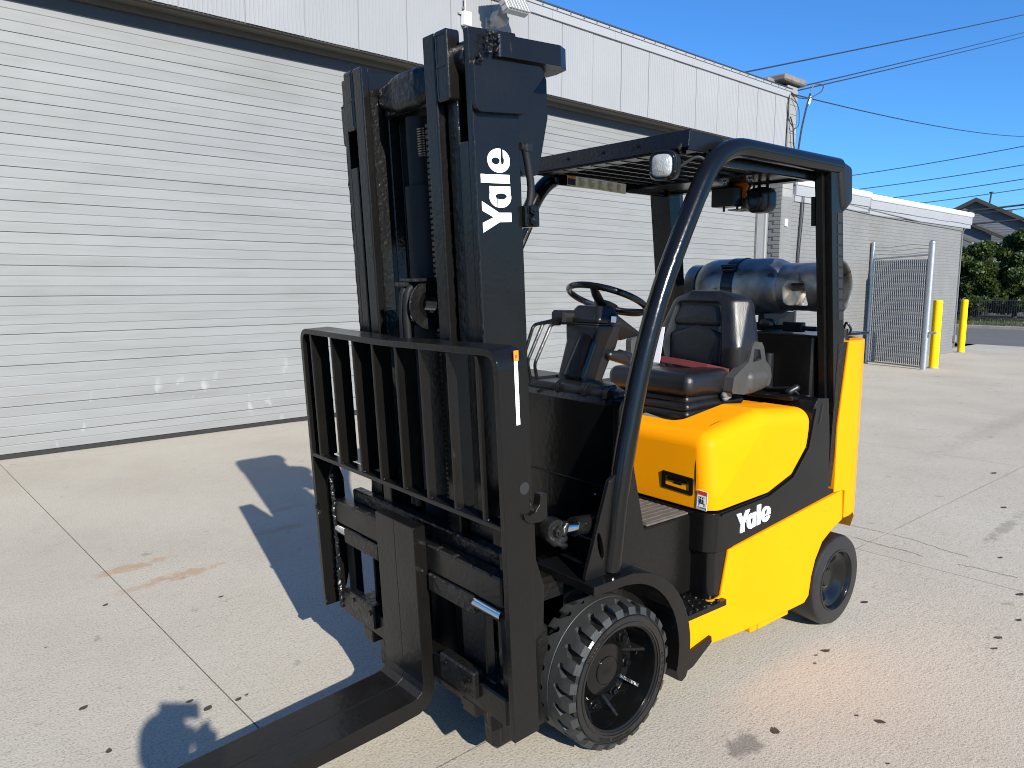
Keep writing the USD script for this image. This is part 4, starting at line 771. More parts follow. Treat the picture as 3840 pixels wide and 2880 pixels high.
F.part('dash_label', xf(box((0, 0, 0), (.032, .026, .001)), frame((-.385, .1085, 1.590), (-.99, 0, -.1), (-.1, 0, .99))), 'white', False, sub=sc_)
F.part('key_knob', [tube([(-.46, .09, 1.45), (-.52, .10, 1.435)], .018, 12), spheres([(-.40, .09, 1.445), (-.46, .10, 1.44), (-.49, .1, 1.42)], .022, 14)], 'plastic', 40, sub=sc_)
sw_c = np.array([-.475, 0, 1.685]); sn = np.array([-.37, 0, .93]); sn /= np.linalg.norm(sn); sxv = np.array([.93, 0, .37]); sxv /= np.linalg.norm(sxv)
ringp = [sw_c + .178*(math.cos(a)*sxv + math.sin(a)*np.array([0, 1, 0])) for a in np.linspace(0, 2*math.pi, 56)]
swp = F.part('steering_wheel', tube(np.array(ringp), .0145, 14), 'black_gloss', 40)
for a in (math.radians(20), math.radians(140), math.radians(260)):
    d_ = math.cos(a)*sxv + math.sin(a)*np.array([0, 1, 0]); F.part('spoke', tube(fillet([sw_c-sn*.035+d_*.03, sw_c-sn*.03+d_*.09, sw_c-sn*.004+d_*.172], .05), [.026]+[.024]*7+[.017]*1, 10, prof=[(math.cos(t)*.55, math.sin(t)*1.0) for t in np.linspace(0, 6.2832, 12, endpoint=False)]), 'plastic', 40, sub=swp)
F.part('wheel_hub', xf(lathe([(0, -.07), (.04, -.07), (.05, -.04), (.055, -.02), (.03, -.012), (0, -.012)], 28, 'z'), frame(sw_c, np.array([0, 1., 0]), np.cross(sn, [0, 1., 0]))), 'plastic', 40, sub=swp)
F.part('column_neck', tube([sw_c-sn*.06, sw_c-sn*.13], .042, 16), 'plastic', sub=swp)
F.part('lever_housing', [box((-.345, -.15, 1.575), (-.265, -.06, 1.638), .012)], 'plastic', 30)
for k, pts in enumerate(([(-.28, -.1, 1.601), (-.124, -.1, 1.578), (-.055, -.1, 1.41), (-.075, -.1, 1.33)], [(-.28, -.1, 1.586), (-.18, -.1, 1.585), (-.09, -.1, 1.42), (-.112, -.1, 1.33)], [(-.28, -.1, 1.577), (-.228, -.1, 1.578), (-.13, -.1, 1.405), (-.15, -.1, 1.33)])):
    F.part('control_rod', tube(fillet(pts, .02), .0075, 10), 'black_gloss', 40)

# seat
cush = spheres([(-.78, -.20, 1.305), (-.78, .22, 1.305), (-.78, -.20, 1.285), (-.78, .22, 1.285), (-1.07, -.19, 1.31), (-1.07, .215, 1.31), (-1.07, .215, 1.27), (-1.07, -.19, 1.27)], .045, 24)
cush = cush - spheres([(-.80, -.06, 1.385), (-.80, .08, 1.385), (-1.1, -.09, 1.36), (-1.1, .1, 1.36)], .03, 16)
cu = F.part('seat_cushion', cush, 'vinyl', 40, label='worn black vinyl seat cushion')
bk = [(-1.03, -.145, 1.40), (-1.03, .155, 1.40), (-1.10, -.20, 1.40), (-1.10, .21, 1.40), (-1.10, -.215, 1.50), (-1.10, .225, 1.50), (-1.11, -.16, 1.665), (-1.11, .165, 1.665), (-1.16, -.2, 1.37), (-1.16, .21, 1.37), (-1.17, -.14, 1.655), (-1.17, .145, 1.655), (-1.07, -.19, 1.32), (-1.07, .2, 1.32)]
back = spheres([(-1.13, -.17, 1.36), (-1.13, .235, 1.36), (-1.115, -.175, 1.45), (-1.115, .24, 1.45), (-1.155, -.10, 1.64), (-1.155, .19, 1.64), (-1.155, -.03, 1.665), (-1.155, .12, 1.665), (-1.20, -.20, 1.42), (-1.20, .255, 1.42), (-1.20, -.13, 1.64), (-1.20, .215, 1.64)], .058, 32)
back = back - spheres([(-1.04, -.115, 1.30), (-1.04, .17, 1.30), (-1.035, -.12, 1.45), (-1.035, .175, 1.45), (-1.075, -.075, 1.64), (-1.075, .14, 1.64)], .04, 28)
bp_ = F.part('seat_back', back, 'vinyl', 35)
F.part('back_pad', spheres([(-1.11, -.105, 1.37), (-1.11, .165, 1.37), (-1.108, -.108, 1.49), (-1.108, .168, 1.49), (-1.108, .03, 1.525)], .030, 16), 'vinyl', 40, sub=bp_); F.part('head_pad', spheres([(-1.122, -.10, 1.57), (-1.122, .155, 1.57), (-1.146, -.07, 1.66), (-1.146, .13, 1.66), (-1.118, .03, 1.597)], .028, 16), 'vinyl', 40, sub=bp_)
arm = soften(Polygon([(-1.0, 1.245), (-1.015, 1.32), (-1.13, 1.385), (-1.155, 1.46), (-1.175, 1.482), (-1.235, 1.474), (-1.255, 1.45), (-1.275, 1.385), (-1.32, 1.345), (-1.335, 1.30), (-1.32, 1.262), (-1.20, 1.245), (-1.10, 1.23)]), .012).difference(soften(Polygon([(-1.172, 1.445), (-1.222, 1.44), (-1.238, 1.39), (-1.165, 1.38)]), .006))
hr = F.part('hip_restraint', ext(arm, 'y', .262, .312), 'grey_plastic', 30, label='scuffed grey plastic hip restraint'); F.part('hip_bulge', spheres([(-1.16, .285, 1.30), (-1.27, .285, 1.305), (-1.16, .28, 1.265), (-1.27, .28, 1.28)], .045, 18), 'grey_plastic', 40, sub=hr)
F.part('hip_restraint', ext(soften(Polygon([(-.93, 1.30), (-.93, 1.47), (-1.0, 1.485), (-1.05, 1.42), (-1.2, 1.36), (-1.2, 1.26), (-.99, 1.25)]), .012), 'y', -.29, -.255), 'grey_plastic', 30)
bel = []
for k, (zc, ex) in enumerate(((1.222, .0), (1.19, .03), (1.155, .03), (1.125, .015))):
    bel.append(spheres([(x, y, zc) for x in (-.79-.0+ex*.5, -1.16-ex) for y in (-.19-ex*.5, .21+ex*.5)], .022, 14))
bl = F.part('suspension_bellows', bel, 'vinyl', 40); F.part('bellows_core', box((-1.15, -.2, 1.1), (-.78, .22, 1.26), .01), 'vinyl', sub=bl)
F.part('seat_rail', [box((-1.15, .17, 1.085), (-.74, .21, 1.105), .003), box((-1.15, -.2, 1.085), (-.74, -.16, 1.105), .003)], 'plastic')
F.part('adjuster_handle', spheres([(-.735, .02, 1.118), (-.72, .12, 1.112), (-.735, .13, 1.108)], [.026, .022, .02], 14), 'lever_grey', 40); F.part('adjuster_handle', spheres([(-.735, .20, 1.098), (-.725, .285, 1.094)], [.016, .018], 14), 'lever_grey', 40)
F.part('recliner_lever', [spheres([(-1.02, .262, 1.232), (-1.03, .27, 1.255), (-1.065, .275, 1.292)], [.02, .02, .016], 14), spheres([(-1.02, .262, 1.215), (-1.05, .262, 1.225)], .016, 12)], 'lever_grey', 40)
bt = [np.array([-1.02, -.16, 1.374]), np.array([-1.02, .0, 1.366]), np.array([-1.025, .15, 1.354]), np.array([-1.05, .255, 1.338])]
F.part('seat_belt', [hullpts([p_+[dx, 0, dz] for p_ in (bt[i], bt[i+1]) for dx, dz in ((-.002, -.015), (.002, -.015), (-.006, .015), (-.002, .015))]) for i in range(3)], 'belt', False, label='dull red seat belt lying across the seat')

# mast, carriage, forks, load backrest (built in the tilted mast frame)
for sg in (1, -1):
    s_ = lambda a, c: (min(sg*a, sg*c), max(sg*a, sg*c))
    y0, y1 = s_(.388, .411); web = ext(soften(Polygon([(-.05, .13), (-.05, 2.53), (-.24, 2.535), (-.232, .13)]), .006), 'y', y0, y1)
    o = F.part('outer_rail', mx([tm(web), mbox_ if False else box((-.075, *[min(sg*.335, sg*.388)][:1], .13), (-.05, max(sg*.335, sg*.388), 2.20), .003), box((-.232, min(sg*.335, sg*.388), .13), (-.205, max(sg*.335, sg*.388), 2.46), .003)]), 'black', 30, label='outer mast rail' + (' with white lettering' if sg > 0 else ''))
    a, c = s_(.205, .268); e, g_ = s_(.228, .252)
    F.part('inner_rail', mx([box((-.052, a, .2), (-.02, c, 2.54), .004), box((-.19, e, .2), (-.05, g_, 2.532), .003), box((-.215, a, .2), (-.185, c, 2.53), .004)]), 'black', 30)
    a, c = s_(.29, .31)
    F.part('middle_rail', mx([box((-.2, a, .18), (-.06, c, 2.50), .003), box((-.075, s_(.275, .33)[0], .18), (-.055, s_(.275, .33)[1], 2.36), .003)]), 'black_dirty', 30)
    a, c = s_(.274, .338)
    pd = F.part('wear_pad', mx([box((-.075, a, 2.328), (-.018, c, 2.54), .006)]), 'black', 30)
    gr = []
    for z0_, z1_ in ((2.342, 2.432), (2.445, 2.528)):
        ys = s_(.283, .288); gr += [box((-.0185, ys[0], z0_), (-.0165, ys[1], z1_)), box((-.0185, s_(.283, .325)[0], z1_-.004), (-.0165, s_(.283, .325)[1], z1_))]
    F.part('pad_groove', mx(gr), 'chrome' if False else 'black_gloss', False, sub=pd)
    F.part('mast_roller', mx(lathe([(0, sg*.32), (.055, sg*.32), (.055, sg*.385), (0, sg*.385)], 28, 'y', (-.1, 0, 2.455))), 'black_gloss', 35); F.part('mast_roller', mx(lathe([(0, sg*.32), (.055, sg*.32), (.055, sg*.385), (0, sg*.385)], 28, 'y', (-.12, 0, .55))), 'black_gloss', 35)
    F.part('weld_bead', mx(tube(np.array([(-.052+rng.normal(0, .001), sg*(.413+rng.normal(0, .001)), z_) for z_ in np.arange(.3, 2.3, .02)]), .004, 6)), 'grease', 40, sub=o)
    F.part('rail_grease', mx([box((-.175, sg*.227-.004, .9), (-.135, sg*.227+.004, 2.40), .003), box((-.115, sg*.227-.006, .6), (-.065, sg*.227+.006, 2.44), .004)]), 'grease', 30)
    if sg > 0:
        F.part('rail_grease', mx(tube(np.array([(-.052+rng.normal(0, .0012), .258+rng.normal(0, .0012), z_) for z_ in np.arange(.5, 2.3, .015)]), .004, 6)), 'grease', 40)
    # crown bracket on top of the outer rail
    a, c = s_(.40, .447)
    F.part('crown_bracket', mx([ext(soften(Polygon([(-.052, 2.28), (-.05, 2.44), (-.36, 2.44), (-.345, 2.415), (-.3, 2.37), (-.265, 2.33), (-.262, 2.287)]), .022), 'y', min(sg*.40, sg*.432), max(sg*.40, sg*.432))]), 'black', 35)
    crown = Polygon([(-.146, sg*.39), (-.146, sg*.432), (-.415, sg*.432), (-.472, sg*.40), (-.488, sg*.33), (-.475, sg*.23), (-.36, sg*.1), (-.26, sg*.1), (-.26, sg*.39)])
    F.part('crown_bar', mx(ext(soften(crown, .02), 'z', 2.452, 2.518)), 'black', 35)
    a, c = s_(.275, .315); F.part('crown_hanger', mx(ext(soften(Polygon([(-.24, 2.45), (-.455, 2.45), (-.455, 2.31), (-.40, 2.11), (-.33, 2.11), (-.30, 2.17), (-.24, 2.2)]), .02), 'y', a, c)), 'black', 35)
    bl_ = [tuple(np.array([-.07-.0, sg*.436, 2.435])+rng.normal(0, .006, 3)) for _ in range(30)] + [tuple(np.array([-.10-rng.uniform(0, .05), sg*.436, 2.45+rng.uniform(0, .07)])) for _ in range(44)]
    F.part('weld_blob', mx([tm(Manifold.sphere(rng.uniform(.003, .0065), 10).translate(tuple(map(float, q)))) for q in bl_]), 'black_gloss', True, kind='stuff')
T_ = MT @ frame((-.190, .4113, 1.915), (0, 0, 1), (1, 0, 0)); T_[:3, 2] = MT[:3, 1]
F.part('lettering', xf(word(.118, .262, .0022), T_), 'white', False, label='large white maker\'s name running up the mast rail')
F.part('top_tie', mx([spheres([(-.12, -.2, 2.45), (-.12, .2, 2.45), (-.085, -.05, 2.455), (-.085, .08, 2.455), (-.12, -.2, 2.42), (-.12, .2, 2.42), (-.085, -.05, 2.385), (-.085, .08, 2.385)], .03, 16), box((-.22, -.21, 2.36), (-.11, .21, 2.48), .008), box((-.2, -.205, 2.0), (-.17, -.10, 2.40), .006), box((-.2, .12, 1.2), (-.185, .205, 2.40), .006)]), 'black_dirty', 40)
F.part('rear_tie', mx([box((-.25, -.385, 1.9), (-.225, .385, 2.02), .005), box((-.25, -.385, .6), (-.225, .385, .8), .005), box((-.25, -.385, 1.52), (-.232, .385, 1.60), .005)]), 'black', 30)
F.part('lift_cylinder', mx([cyl((-.14, -.03, .25), (0, 0, 1.85), .062, 28), cyl((-.14, -.03, 2.1), (0, 0, .24), .045, 24)]), 'hose', 40)
for sg in (1, -1): F.part('lift_cylinder', mx([cyl((-.27, sg*.30, .3), (0, 0, 1.7), .035, 20), cyl((-.27, sg*.30, 2.0), (0, 0, .4), .022, 16)]), 'black_gloss', 40)
sh = F.part('chain_sheave', mx([lathe([(.03, .055), (.078, .055), (.078, .066), (.066, .072), (.066, .078), (.078, .084), (.078, .098), (.066, .104), (.066, .11), (.078, .116), (.078, .128), (.03, .128)], 44, 'y', (-.06, -.03, 1.68))]), 'black_gloss', 35)
F.part('sheave_flange', mx([lathe([(.05, .1), (.088, .1), (.088, .106), (.05, .106)], 40, 'y', (-.06, .0, 1.68)), box((-.14, -.0, 1.762), (-.0, .12, 1.775), .003), box((-.02, -.02, 1.745), (.01, .06, 1.762), .004)]), 'black_dirty', 35, sub=sh)
for yy in (.033, .063): F.part('lift_hose', mx(tube(fillet([(-.06, yy, 1.75), (.005, yy, 1.745), (.017, yy, 1.66), (.017, yy, .95)], .07), .013, 12)), 'hose', 40)
for k, yy in enumerate((.1, .135)): F.part('lift_chain', mx([box((-.10, yy-.012, z_), (-.088, yy+.012, z_+.016), .003) for z_ in np.arange(.8, 2.3, .019)]), 'black_dirty', False, kind='stuff'); F.part('chain_back', mx(box((-.102, .085, .8), (-.099, .15, 2.3))), 'black', False)
F.part('hose_guard', mx([tube(fillet([(-.15, .17, .7), (-.15, .17, 2.2), (-.2, .17, 2.35)], .05), .014, 10), tube(fillet([(-.13, .13, .7), (-.13, .12, 2.2), (-.2, .13, 2.35)], .05), .012, 10)]), 'hose', 40)
F.part('hose_spring', mx(tube(np.array([(-.115+.011*math.cos(t*9), .02+.011*math.sin(t*9), 2.20+t*.012) for t in np.linspace(0, 8, 120)]), .003, 5)), 'brass', 40)
F.part('mast_foot', mx([box((-.3, -.41, .1), (-.02, -.33, .5), .02), box((-.3, .33, .1), (-.02, .41, .5), .02), box((-.24, -.33, .12), (-.1, .33, .2), .01)]), 'black_dirty', 30)
F.part('tilt_cylinder', [lathe([(0, 0), (.042, 0), (.046, .02), (.042, .05), (0, .05)], 24, 'y', (.245, .405, .88)), tube([(.14, .43, .868), (-.08, .43, .853)], .036, 20), spheres([(.21, .45, .845), (.25, .45, .84), (.27, .44, .86)], .018, 12), spheres([(.205, .455, .895), (.22, .46, .87)], .016, 12), tube(fillet([(.27, .44, .86), (.24, .47, .83), (.2, .46, .82), (.19, .43, .80)], .02), .009, 8)] + hexbolt((.245, .453, .88), (0, 1, 0), .022, .018) + hexbolt((.215, .453, .872), (0, 1, 0), .012, .012), 'black_dirty', 35)
F.part('tilt_rod', [tube([(.205, .44, .876), (.14, .44, .870)], .023, 18), tube([(.14, .44, .866), (.10, .44, .862)], .009, 10)], 'chrome', 40)
# hydraulic hose and manifold beside the mast rail
hz = F.part('hydraulic_manifold', mx([box((-.30, .37, 1.93), (-.238, .43, 2.0), .004), *hexbolt((-.265, .43, 1.985), (0, 1, 0), .017, .014), *hexbolt((-.265, .43, 1.95), (0, 1, 0), .017, .014)]), 'black_gloss', 30)
F.part('hydraulic_hose', mx(tube(fillet([(-.27, .41, 1.99), (-.285, .41, 2.06), (-.268, .41, 2.16), (-.262, .41, 2.185), (-.24, .41, 2.19)], .03), .013, 12)), 'hose', 40, sub=hz)
F.part('hose_elbow', mx([box((-.285, .398, 2.17), (-.255, .425, 2.2), .004)]), 'plastic', 30, sub=hz)

# carriage
ca = F.part('carriage', mx([box((-.0, -.58, .735), (.055, .58, .835), .006), box((-.0, -.58, .318), (.055, .58, .418), .006)]), 'black', 30)
for yy in (-.40, -.30, -.20, .22, .32, .42, .52): F.part('carriage_notch', mx(box((.03, yy-.008, .829), (.0555, yy+.008, .8365))), 'seal', False, sub=ca)
F.part('carriage_hook', mx([box((-.045, -.5, .80), (0, .5, .885), .006), box((-.06, -.5, .31), (-.002, .5, .35), .006)]), 'black_dirty', 30, sub=ca)
for (a, c) in ((-.48, -.19), (.165, .435)): F.part('sideshift_cylinder', mx(box((.0, a, .665), (.066, c, .733), .006)), 'black_dirty', 30, sub=ca)
F.part('sideshift_rod', mx([tube([(.045, -.56, .707), (.045, -.47, .707)], .021, 18)]), 'chrome', 40, sub=ca); F.part('sideshift_rod', mx([tube([(.045, .43, .705), (.045, .575, .705)], .021, 18)]), 'chrome', 40, sub=ca)
for (a, c) in ((-.20, -.165), (-.33, -.318), (.30, .435), (-.56, -.50), (.52, .56)): F.part('carriage_plate', mx(box((-.02, a, .36), (.02, c, .74), .004)), 'black', 30, sub=ca)
for (a, c) in ((-.46, -.25), (.225, .43)):
    q = F.part('lower_hook', mx([box((.03, a, .355), (.075, c, .455), .006), box((-.1, a+.02, .40), (.03, c+.06, .43), .004)]), 'black_dirty', 30, sub=ca); F.part('hook_bolt', mx([hexbolt((.075, c-.03, .42), (1, 0, 0), .012, .006)[0], hexbolt((.075, a+.04, .43), (1, 0, 0), .010, .005)[0]]), 'black_gloss', 30, sub=ca)
for yy in (.32, -.395): F.part('lower_stop', mx(box((-.0, yy, .262), (.05, yy+.075, .318), .004)), 'black', 30, sub=ca)
F.part('weld_seam', mx(tube(np.array([(.058+rng.normal(0, .003), -.572+rng.normal(0, .004), z_) for z_ in np.arange(.34, .95, .008)]), .008, 6)), 'grease', 40, sub=ca)

# forks lie closed together in the middle
fk = soften(Polygon([(.055, .30), (.055, .905), (.105, .905), (.105, .305), (.112, .278), (.135, .262), (.16, .258), (.60, .240), (1.0, .222), (1.272, .209), (1.275, .196), (1.0, .188), (.60, .184), (.25, .19), (.13, .198), (.09, .214), (.066, .245)]), .004)
for a, c, side in ((-.114, .0165, 'farther'), (.0195, .152, 'nearer')):
    q = F.part('fork', mx(ext(fk, 'y', a, c)), 'black', 35)
# tape-like worn grip patches on the blades
# load backrest
lb_pts = fillet([(0, -.655, .335), (0, -.655, 1.566), (0, 0, 1.556), (0, .663, 1.566), (0, .663, .335)], [0, .055, .0, .055, 0], 8)
def strip(path, wx0, wx1, t_):
    return tube(path, 1.0, prof=[(0, 0)]) if False else None
fr = []
x0, x1, tk = .0, .10, .0105
pth = np.array(lb_pts); ctr = np.array([0, .0, .9])
tn = np.gradient(pth, axis=0); tn /= np.linalg.norm(tn, axis=1)[:, None]; nr = np.cross(tn, [1, 0, 0])
v = []
for p_, n_ in zip(pth, nr):
    for xx, o_ in ((x0, -tk), (x1, -tk), (x1, tk), (x0, tk)): v.append([xx, p_[1]+n_[1]*o_, p_[2]+n_[2]*o_])
f = []
for i in range(len(pth)-1):
    for k in range(4): a, b_, c, d = i*4+k, i*4+(k+1) % 4, (i+1)*4+(k+1) % 4, (i+1)*4+k; f += [(a, b_, c), (a, c, d)]
f += [(0, 2, 1), (0, 3, 2)]; e = (len(pth)-1)*4; f += [(e, e+1, e+2), (e, e+2, e+3)]
m_ = trimesh.Trimesh(np.array(v), f, process=False); m_.fix_normals()
lb = F.part('load_backrest', mx(m_), 'black', 30, label='load backrest grid standing in front of the mast')
F.part('stile_plate', mx([ext(soften(Polygon([(.0, .40), (.0, .62), (-.05, .66), (-.06, .80), (-.03, .90), (-.03, 1.03), (-.02, 1.10), (.0, 1.1), (.02, 1.08), (.06, 1.02), (.06, .5)]), .008), 'y', .64, .656)]), 'black', 30, sub=lb); F.part('stile_plate', mx(ext([(.0, .40), (-.03, .5), (-.03, .9), (.0, 1.0), (.05, .9), (.05, .5)], 'y', -.65, -.635)), 'black', 30, sub=lb)
F.part('lower_rail', mx(box((.045, -.645, 1.022), (.10, .653, 1.038), .003)), 'black', 30, sub=lb)
for yy in (-.574, -.39, -.212, -.063, .098, .254, .414, .565): F.part('grid_bar', mx(box((.02, yy-.0065, 1.036), (.097, yy+.0065, 1.552), .002)), 'black', 30, sub=lb)
F.part('weld_bead', mx([tm(Manifold.sphere(.008, 10).scale((1, 1, .8)).translate((.09, yy+.012, 1.042))) for yy in (-.574, -.39, -.212, -.063, .098, .254, .414, .565)]), 'black_gloss', 40, sub=lb, kind='stuff')
F.part('stile_hole', mx(lathe([(0, .6738), (.019, .6738), (.019, .6748), (0, .6748)], 24, 'y', (.020, 0, 1.147))), 'seal', False, sub=lb)
F.part('stile_hook', mx([ext(soften(Polygon([(.034, 1.072), (.012, 1.060), (-.012, 1.066), (-.03, 1.085), (-.036, 1.115), (-.06, 1.115), (-.06, 1.04), (-.03, 1.03), (.01, 1.035), (.03, 1.05)]), .004), 'y', .655, .684)]), 'black', 30, sub=lb)
for yy, zz in ((-.63, .80), (-.615, .38)): F.part('stile_bolt', mx(hexbolt((.10, yy, zz), (1, 0, 0), .016, .012)), 'black_gloss', 30, sub=lb)
SL = MT @ frame((.062, .6742, 1.30), (0, 0, 1), (1, 0, 0)); SL = MT @ frame((.035, .6742, 1.345), (1, 0, 0), (0, 0, 1)); SL[:3, 2] = MT[:3, 1]; SL[:3, 0] = -MT[:3, 0]; SL[:3, 3] = mp(.040, .6738, 1.345)
stx = F.part('warning_sticker', xf(box((0, 0, 0), (.014, .19, .001)), SL), 'white', False, sub=lb, label='narrow white warning strip with an orange head')
F.part('sticker_print', [xf(box((0, .191, 0), (.018, .222, .001)), SL)], 'orange', False, sub=lb)
F.part('sticker_print', [xf(box((.001, .03+.0045*k, .0011), (.013, .0315+.0045*k, .0014)), SL) for k in range(30)] + [xf(mv(text('G', .009, .0004), .004, .2, .0011), SL)], 'blackprint', False, sub=lb)

# ------------------------------------------------------------------ things carried by the forklift
tk_ = Thing('gas_cylinder', 'scuffed aluminium gas cylinder strapped across the back of the forklift', 'gas cylinder', (-1.75, 0, 1.74))
bx, bz = -1.75, 1.738
tk_.part('body', lathe([(0, -.43), (.07, -.425), (.11, -.405), (.14, -.37), (.153, -.33), (.157, -.28), (.157, .03), (.152, .08), (.138, .115), (.12, .14), (.1, .155), (.0, .16)], 64, 'y', (bx, 0, bz)), 'alu', 40)
colr = lathe([(.118, .10), (.128, .12), (.129, .36), (.136, .405), (.14, .418), (.132, .421), (.122, .405), (.121, .12)], 56, 'y', (bx, 0, bz))
hole = lambda y0, y1: ext(soften(Polygon([(y0, -.095), (y0, .0), (y0+.02, .035), (y1-.02, .035), (y1, .0), (y1, -.095)]), .015), 'x', 0, .3).translate((bx, 0, bz))
holes = hole(.17, .305) 
colr = colr - holes - holes.translate((-bx, 0, -bz)).rotate((0, 0, 180)).translate((bx, .476, bz)) - hole(.17, .305).translate((-bx, 0, -bz)).rotate((0, 90, 0)).translate((bx, 0, bz)) 
tk_.part('collar', colr, 'alu', 40); tk_.part('foot_ring', lathe([(.112, -.40), (.126, -.40), (.127, -.47), (.122, -.476), (.114, -.47)], 48, 'y', (bx, 0, bz)), 'alu', 40)
tk_.part('valve', [tube([(bx, .15, bz), (bx, .30, bz)], .022, 14), tube([(bx-.04, .27, bz), (bx+.05, .27, bz)], .016, 10), tube([(bx, .30, bz), (bx, .325, bz)], .03, 14)], 'brass', 40)
tk_.part('stamped_mark', [xf(text(ch, .016, .0008), frame((bx+.1285, .262, bz+.055-.018*k), (0, 1, 0), (0, 0, 1))) for k, ch in enumerate('182')], 'blackprint', False)
sr = Thing('tank_strap', 'black steel clamp strap with its over-centre latch around the gas cylinder', 'strap', (bx, -.15, bz))
sr.part('band', lathe([(.1585, -.19), (.1625, -.19), (.1625, -.12), (.1585, -.12)], 64, 'y', (bx, 0, bz)), 'black_gloss', 40)
an = math.radians(38); lp_ = np.array([bx+.168*math.cos(an), -.155, bz+.168*math.sin(an)])
sr.part('latch', [xf(box((-.02, -.045, -.01), (.02, .045, .014), .005), frame(lp_, (-math.sin(an), 0, math.cos(an)), (0, 1, 0)) ), tube([lp_+[0, -.05, .012], lp_+[0, .05, .012]], .008, 8)], 'black_gloss', 30)
Thing('document_pouch', 'plain white sheet tucked between the seat and its right hip restraint', 'paper', (-1.0, -.16, 1.30), mesh=tm([hullpts([(-1.0, -.21, 1.335), (-1.002, -.21, 1.335), (-1.0, -.125, 1.34), (-1.002, -.125, 1.34), (-1.05, -.215, 1.53), (-1.052, -.215, 1.53), (-1.05, -.135, 1.535), (-1.052, -.135, 1.535)])]), m='paper', smooth=False)

# ------------------------------------------------------------------ small litter on the yard
for (x, y, a, s_, lab) in LEAVES:
    s_ *= .7
    z = float(gz(x))+.001; n_ = 7; t = np.linspace(0, 1, n_); w = np.sin(t*np.pi)**.8*.32*s_; cur = (t-.5)**2*s_*rng.uniform(.1, .5)
    v = []
    for q, ww, cc in zip(t, w, cur): v += [((q-.5)*s_, -ww, cc+.003), ((q-.5)*s_, ww, cc+.002+.1*ww)]
    f = [t_ for i in range(n_-1) for t_ in ((2*i, 2*i+2, 2*i+1), (2*i+1, 2*i+2, 2*i+3))]
    Thing('fallen_leaf', lab, 'leaf', (x, y, z), mesh=xf((np.array(v), np.array(f)), trimesh.transformations.translation_matrix((x, y, z)) @ rotm((0, 0, 1), a)), m='leaf_dry', smooth=True, group='small dry brown leaves scattered on the concrete')

# ------------------------------------------------------------------ the photographer, standing just behind the camera, whose shadow falls beside the fork
PF, PR_ = np.array([-.6449, -.7643, 0]), np.array([-.7643, .6449, 0])
def pp(r, f, z): q = CAM + PR_*r + PF*f; return np.array([q[0], q[1], z])
J = {'pel': pp(.10, -.34, .98), 'che': pp(.10, -.32, 1.36), 'nek': pp(.10, -.29, 1.56)}
def chain(items, n=14): return [Manifold.batch_hull([Manifold.sphere(ra, n).translate(tuple(map(float, a))), Manifold.sphere(rb_, n).translate(tuple(map(float, b_)))]) for a, ra, b_, rb_ in items]
parts = []
parts.append(spheres([pp(-.02, -.33, .96), pp(.22, -.33, .96), pp(.0, -.36, 1.1), pp(.2, -.36, 1.1)], .115, 16)); parts.append(spheres([pp(.0, -.35, 1.1), pp(.2, -.35, 1.1), pp(-.04, -.33, 1.40), pp(.24, -.33, 1.40)], .115, 16))
parts += chain([(pp(.10, -.32, 1.45), .08, pp(.10, -.26, 1.62), .06)])
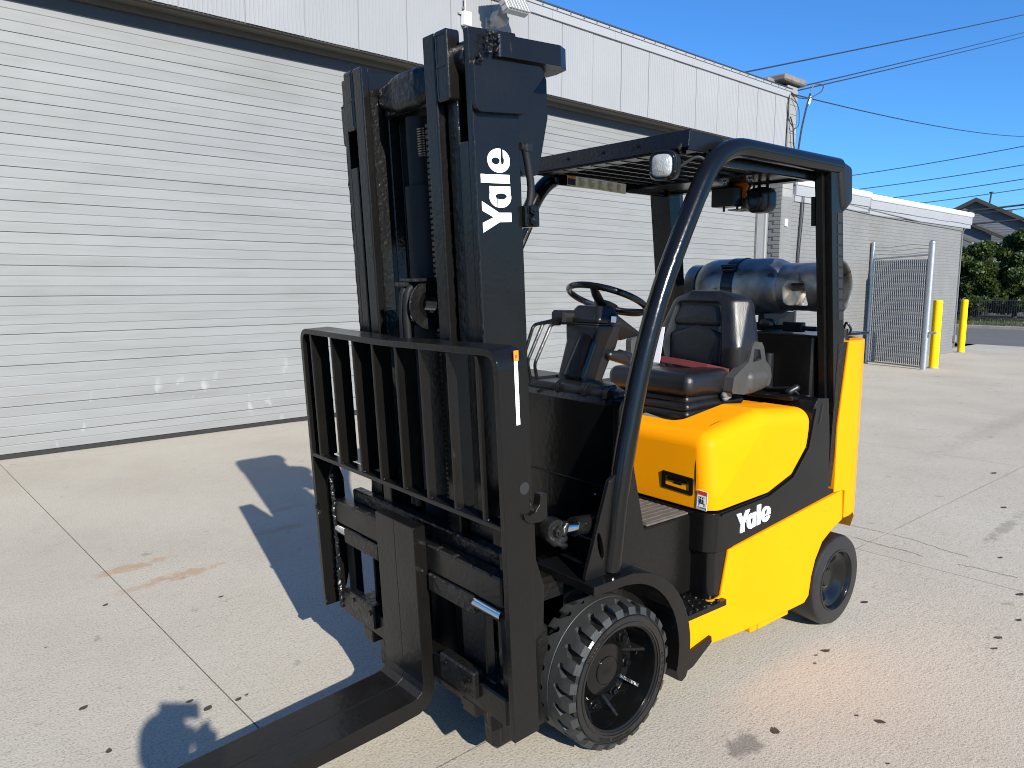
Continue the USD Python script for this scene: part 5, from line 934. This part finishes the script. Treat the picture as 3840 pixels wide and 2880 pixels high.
for sg, hr_, hz_ in ((1, .155, 1.65), (-1, .06, 1.66)):
    sh_ = pp(.10+sg*.19, -.32, 1.44); el = pp(.16, -.10, 1.36) if sg > 0 else pp(.05, -.1, 1.36); ha = pp(hr_, -.045, hz_-.03)
    parts += chain([(sh_, .075, el, .055), (el, .055, ha, .04), (ha, .03, pp(hr_, -.03, hz_+.02), .026)])
    parts.append(spheres([pp(hr_-.028, -.035, hz_-.05), pp(hr_+.028, -.035, hz_-.05), pp(hr_-.03, -.03, hz_), pp(hr_+.03, -.03, hz_)], .018, 12))
    for k in range(4):
        zf_ = hz_+.035-.021*k; L = (.05, .055, .05, .04)[k]; sx_ = -sg
        parts += chain([(pp(hr_, -.03, hz_+.01), .012, pp(hr_+sg*.012, -.02, zf_), .0095), (pp(hr_+sg*.012, -.02, zf_), .0095, pp(hr_+sg*.004, -.004, zf_), .009)], 10)
    parts += chain([(pp(hr_, -.04, hz_), .012, pp(hr_-sg*.03, -.045, hz_+.015), .010), (pp(hr_-sg*.03, -.045, hz_+.015), .010, pp(hr_-sg*.05, -.035, hz_+.02), .009)], 10)
    hp_ = pp(.10+sg*.09, -.33, .95); kn = pp(.10+sg*.10, -.31, .52); ak = pp(.10+sg*.11, -.36, .09); to = pp(.10+sg*.13, -.20, .035)
    parts += chain([(hp_, .095, kn, .062), (kn, .062, ak, .042), (ak, .045, to, .035), (pp(.10+sg*.11, -.40, .04), .04, to, .035)])
body = Manifold.batch_boolean(parts, __import__('manifold3d').OpType.Add).refine_to_length(.03)
bm = tm(body); bm.merge_vertices(); trimesh.smoothing.filter_taubin(bm, iterations=6)
head = Manifold.sphere(1, 40).scale((.078, .098, .115))
HT_ = np.eye(4); HT_[:3, 0], HT_[:3, 1], HT_[:3, 2], HT_[:3, 3] = PR_, PF, [0, 0, 1], pp(.10, -.235, 1.735)
headm = [xf(head, HT_), xf(spheres([(0, .092, .012), (0, .112, -.018)], [.01, .015], 12), HT_), xf(spheres([(0, .05, -.075), (0, .088, -.085)], [.05, .022], 14), HT_)] + [xf(spheres([(sg*.078, -.01, .02), (sg*.082, -.015, -.02)], .014, 10), HT_) for sg in (1, -1)]
pe = Thing('person', 'person in dark clothes holding up a phone, outside the picture, casting the shadow', 'person', pp(.1, -.33, 0))
bodyp = pe.part('body', [bm], 'shirt', True); pe.part('head', headm, 'skin', 40); pe.part('hair', [xf(spheres([(0, -.02, .045), (0, -.05, .0), (.0, .03, .07)], [.088, .075, .055], 20), HT_)], 'hair', 40)
pe.part('eyes', [xf(Manifold.sphere(.011, 12).translate((sg*.032, .084, .012)), HT_) for sg in (1, -1)], 'white', True); pe.part('mouth', [xf(box((-.022, .095, -.064), (.022, .106, -.058), .002), HT_)], 'red', True)
ph = np.eye(4); ph[:3, 0], ph[:3, 1], ph[:3, 2], ph[:3, 3] = _r, _u, -_d, CAM - _d*-0 - np.array(_d)*.018
Thing('phone', 'dark mobile phone held up by the person, outside the picture', 'phone', CAM - _d*.018, mesh=xf(box((-.03, -.055, -.004), (.14, .014, .004), .003), ph), m='plastic')

if hasattr(stage, 'SetDefaultPrim'): stage.SetDefaultPrim(stage.GetPrimAtPath('/World'))
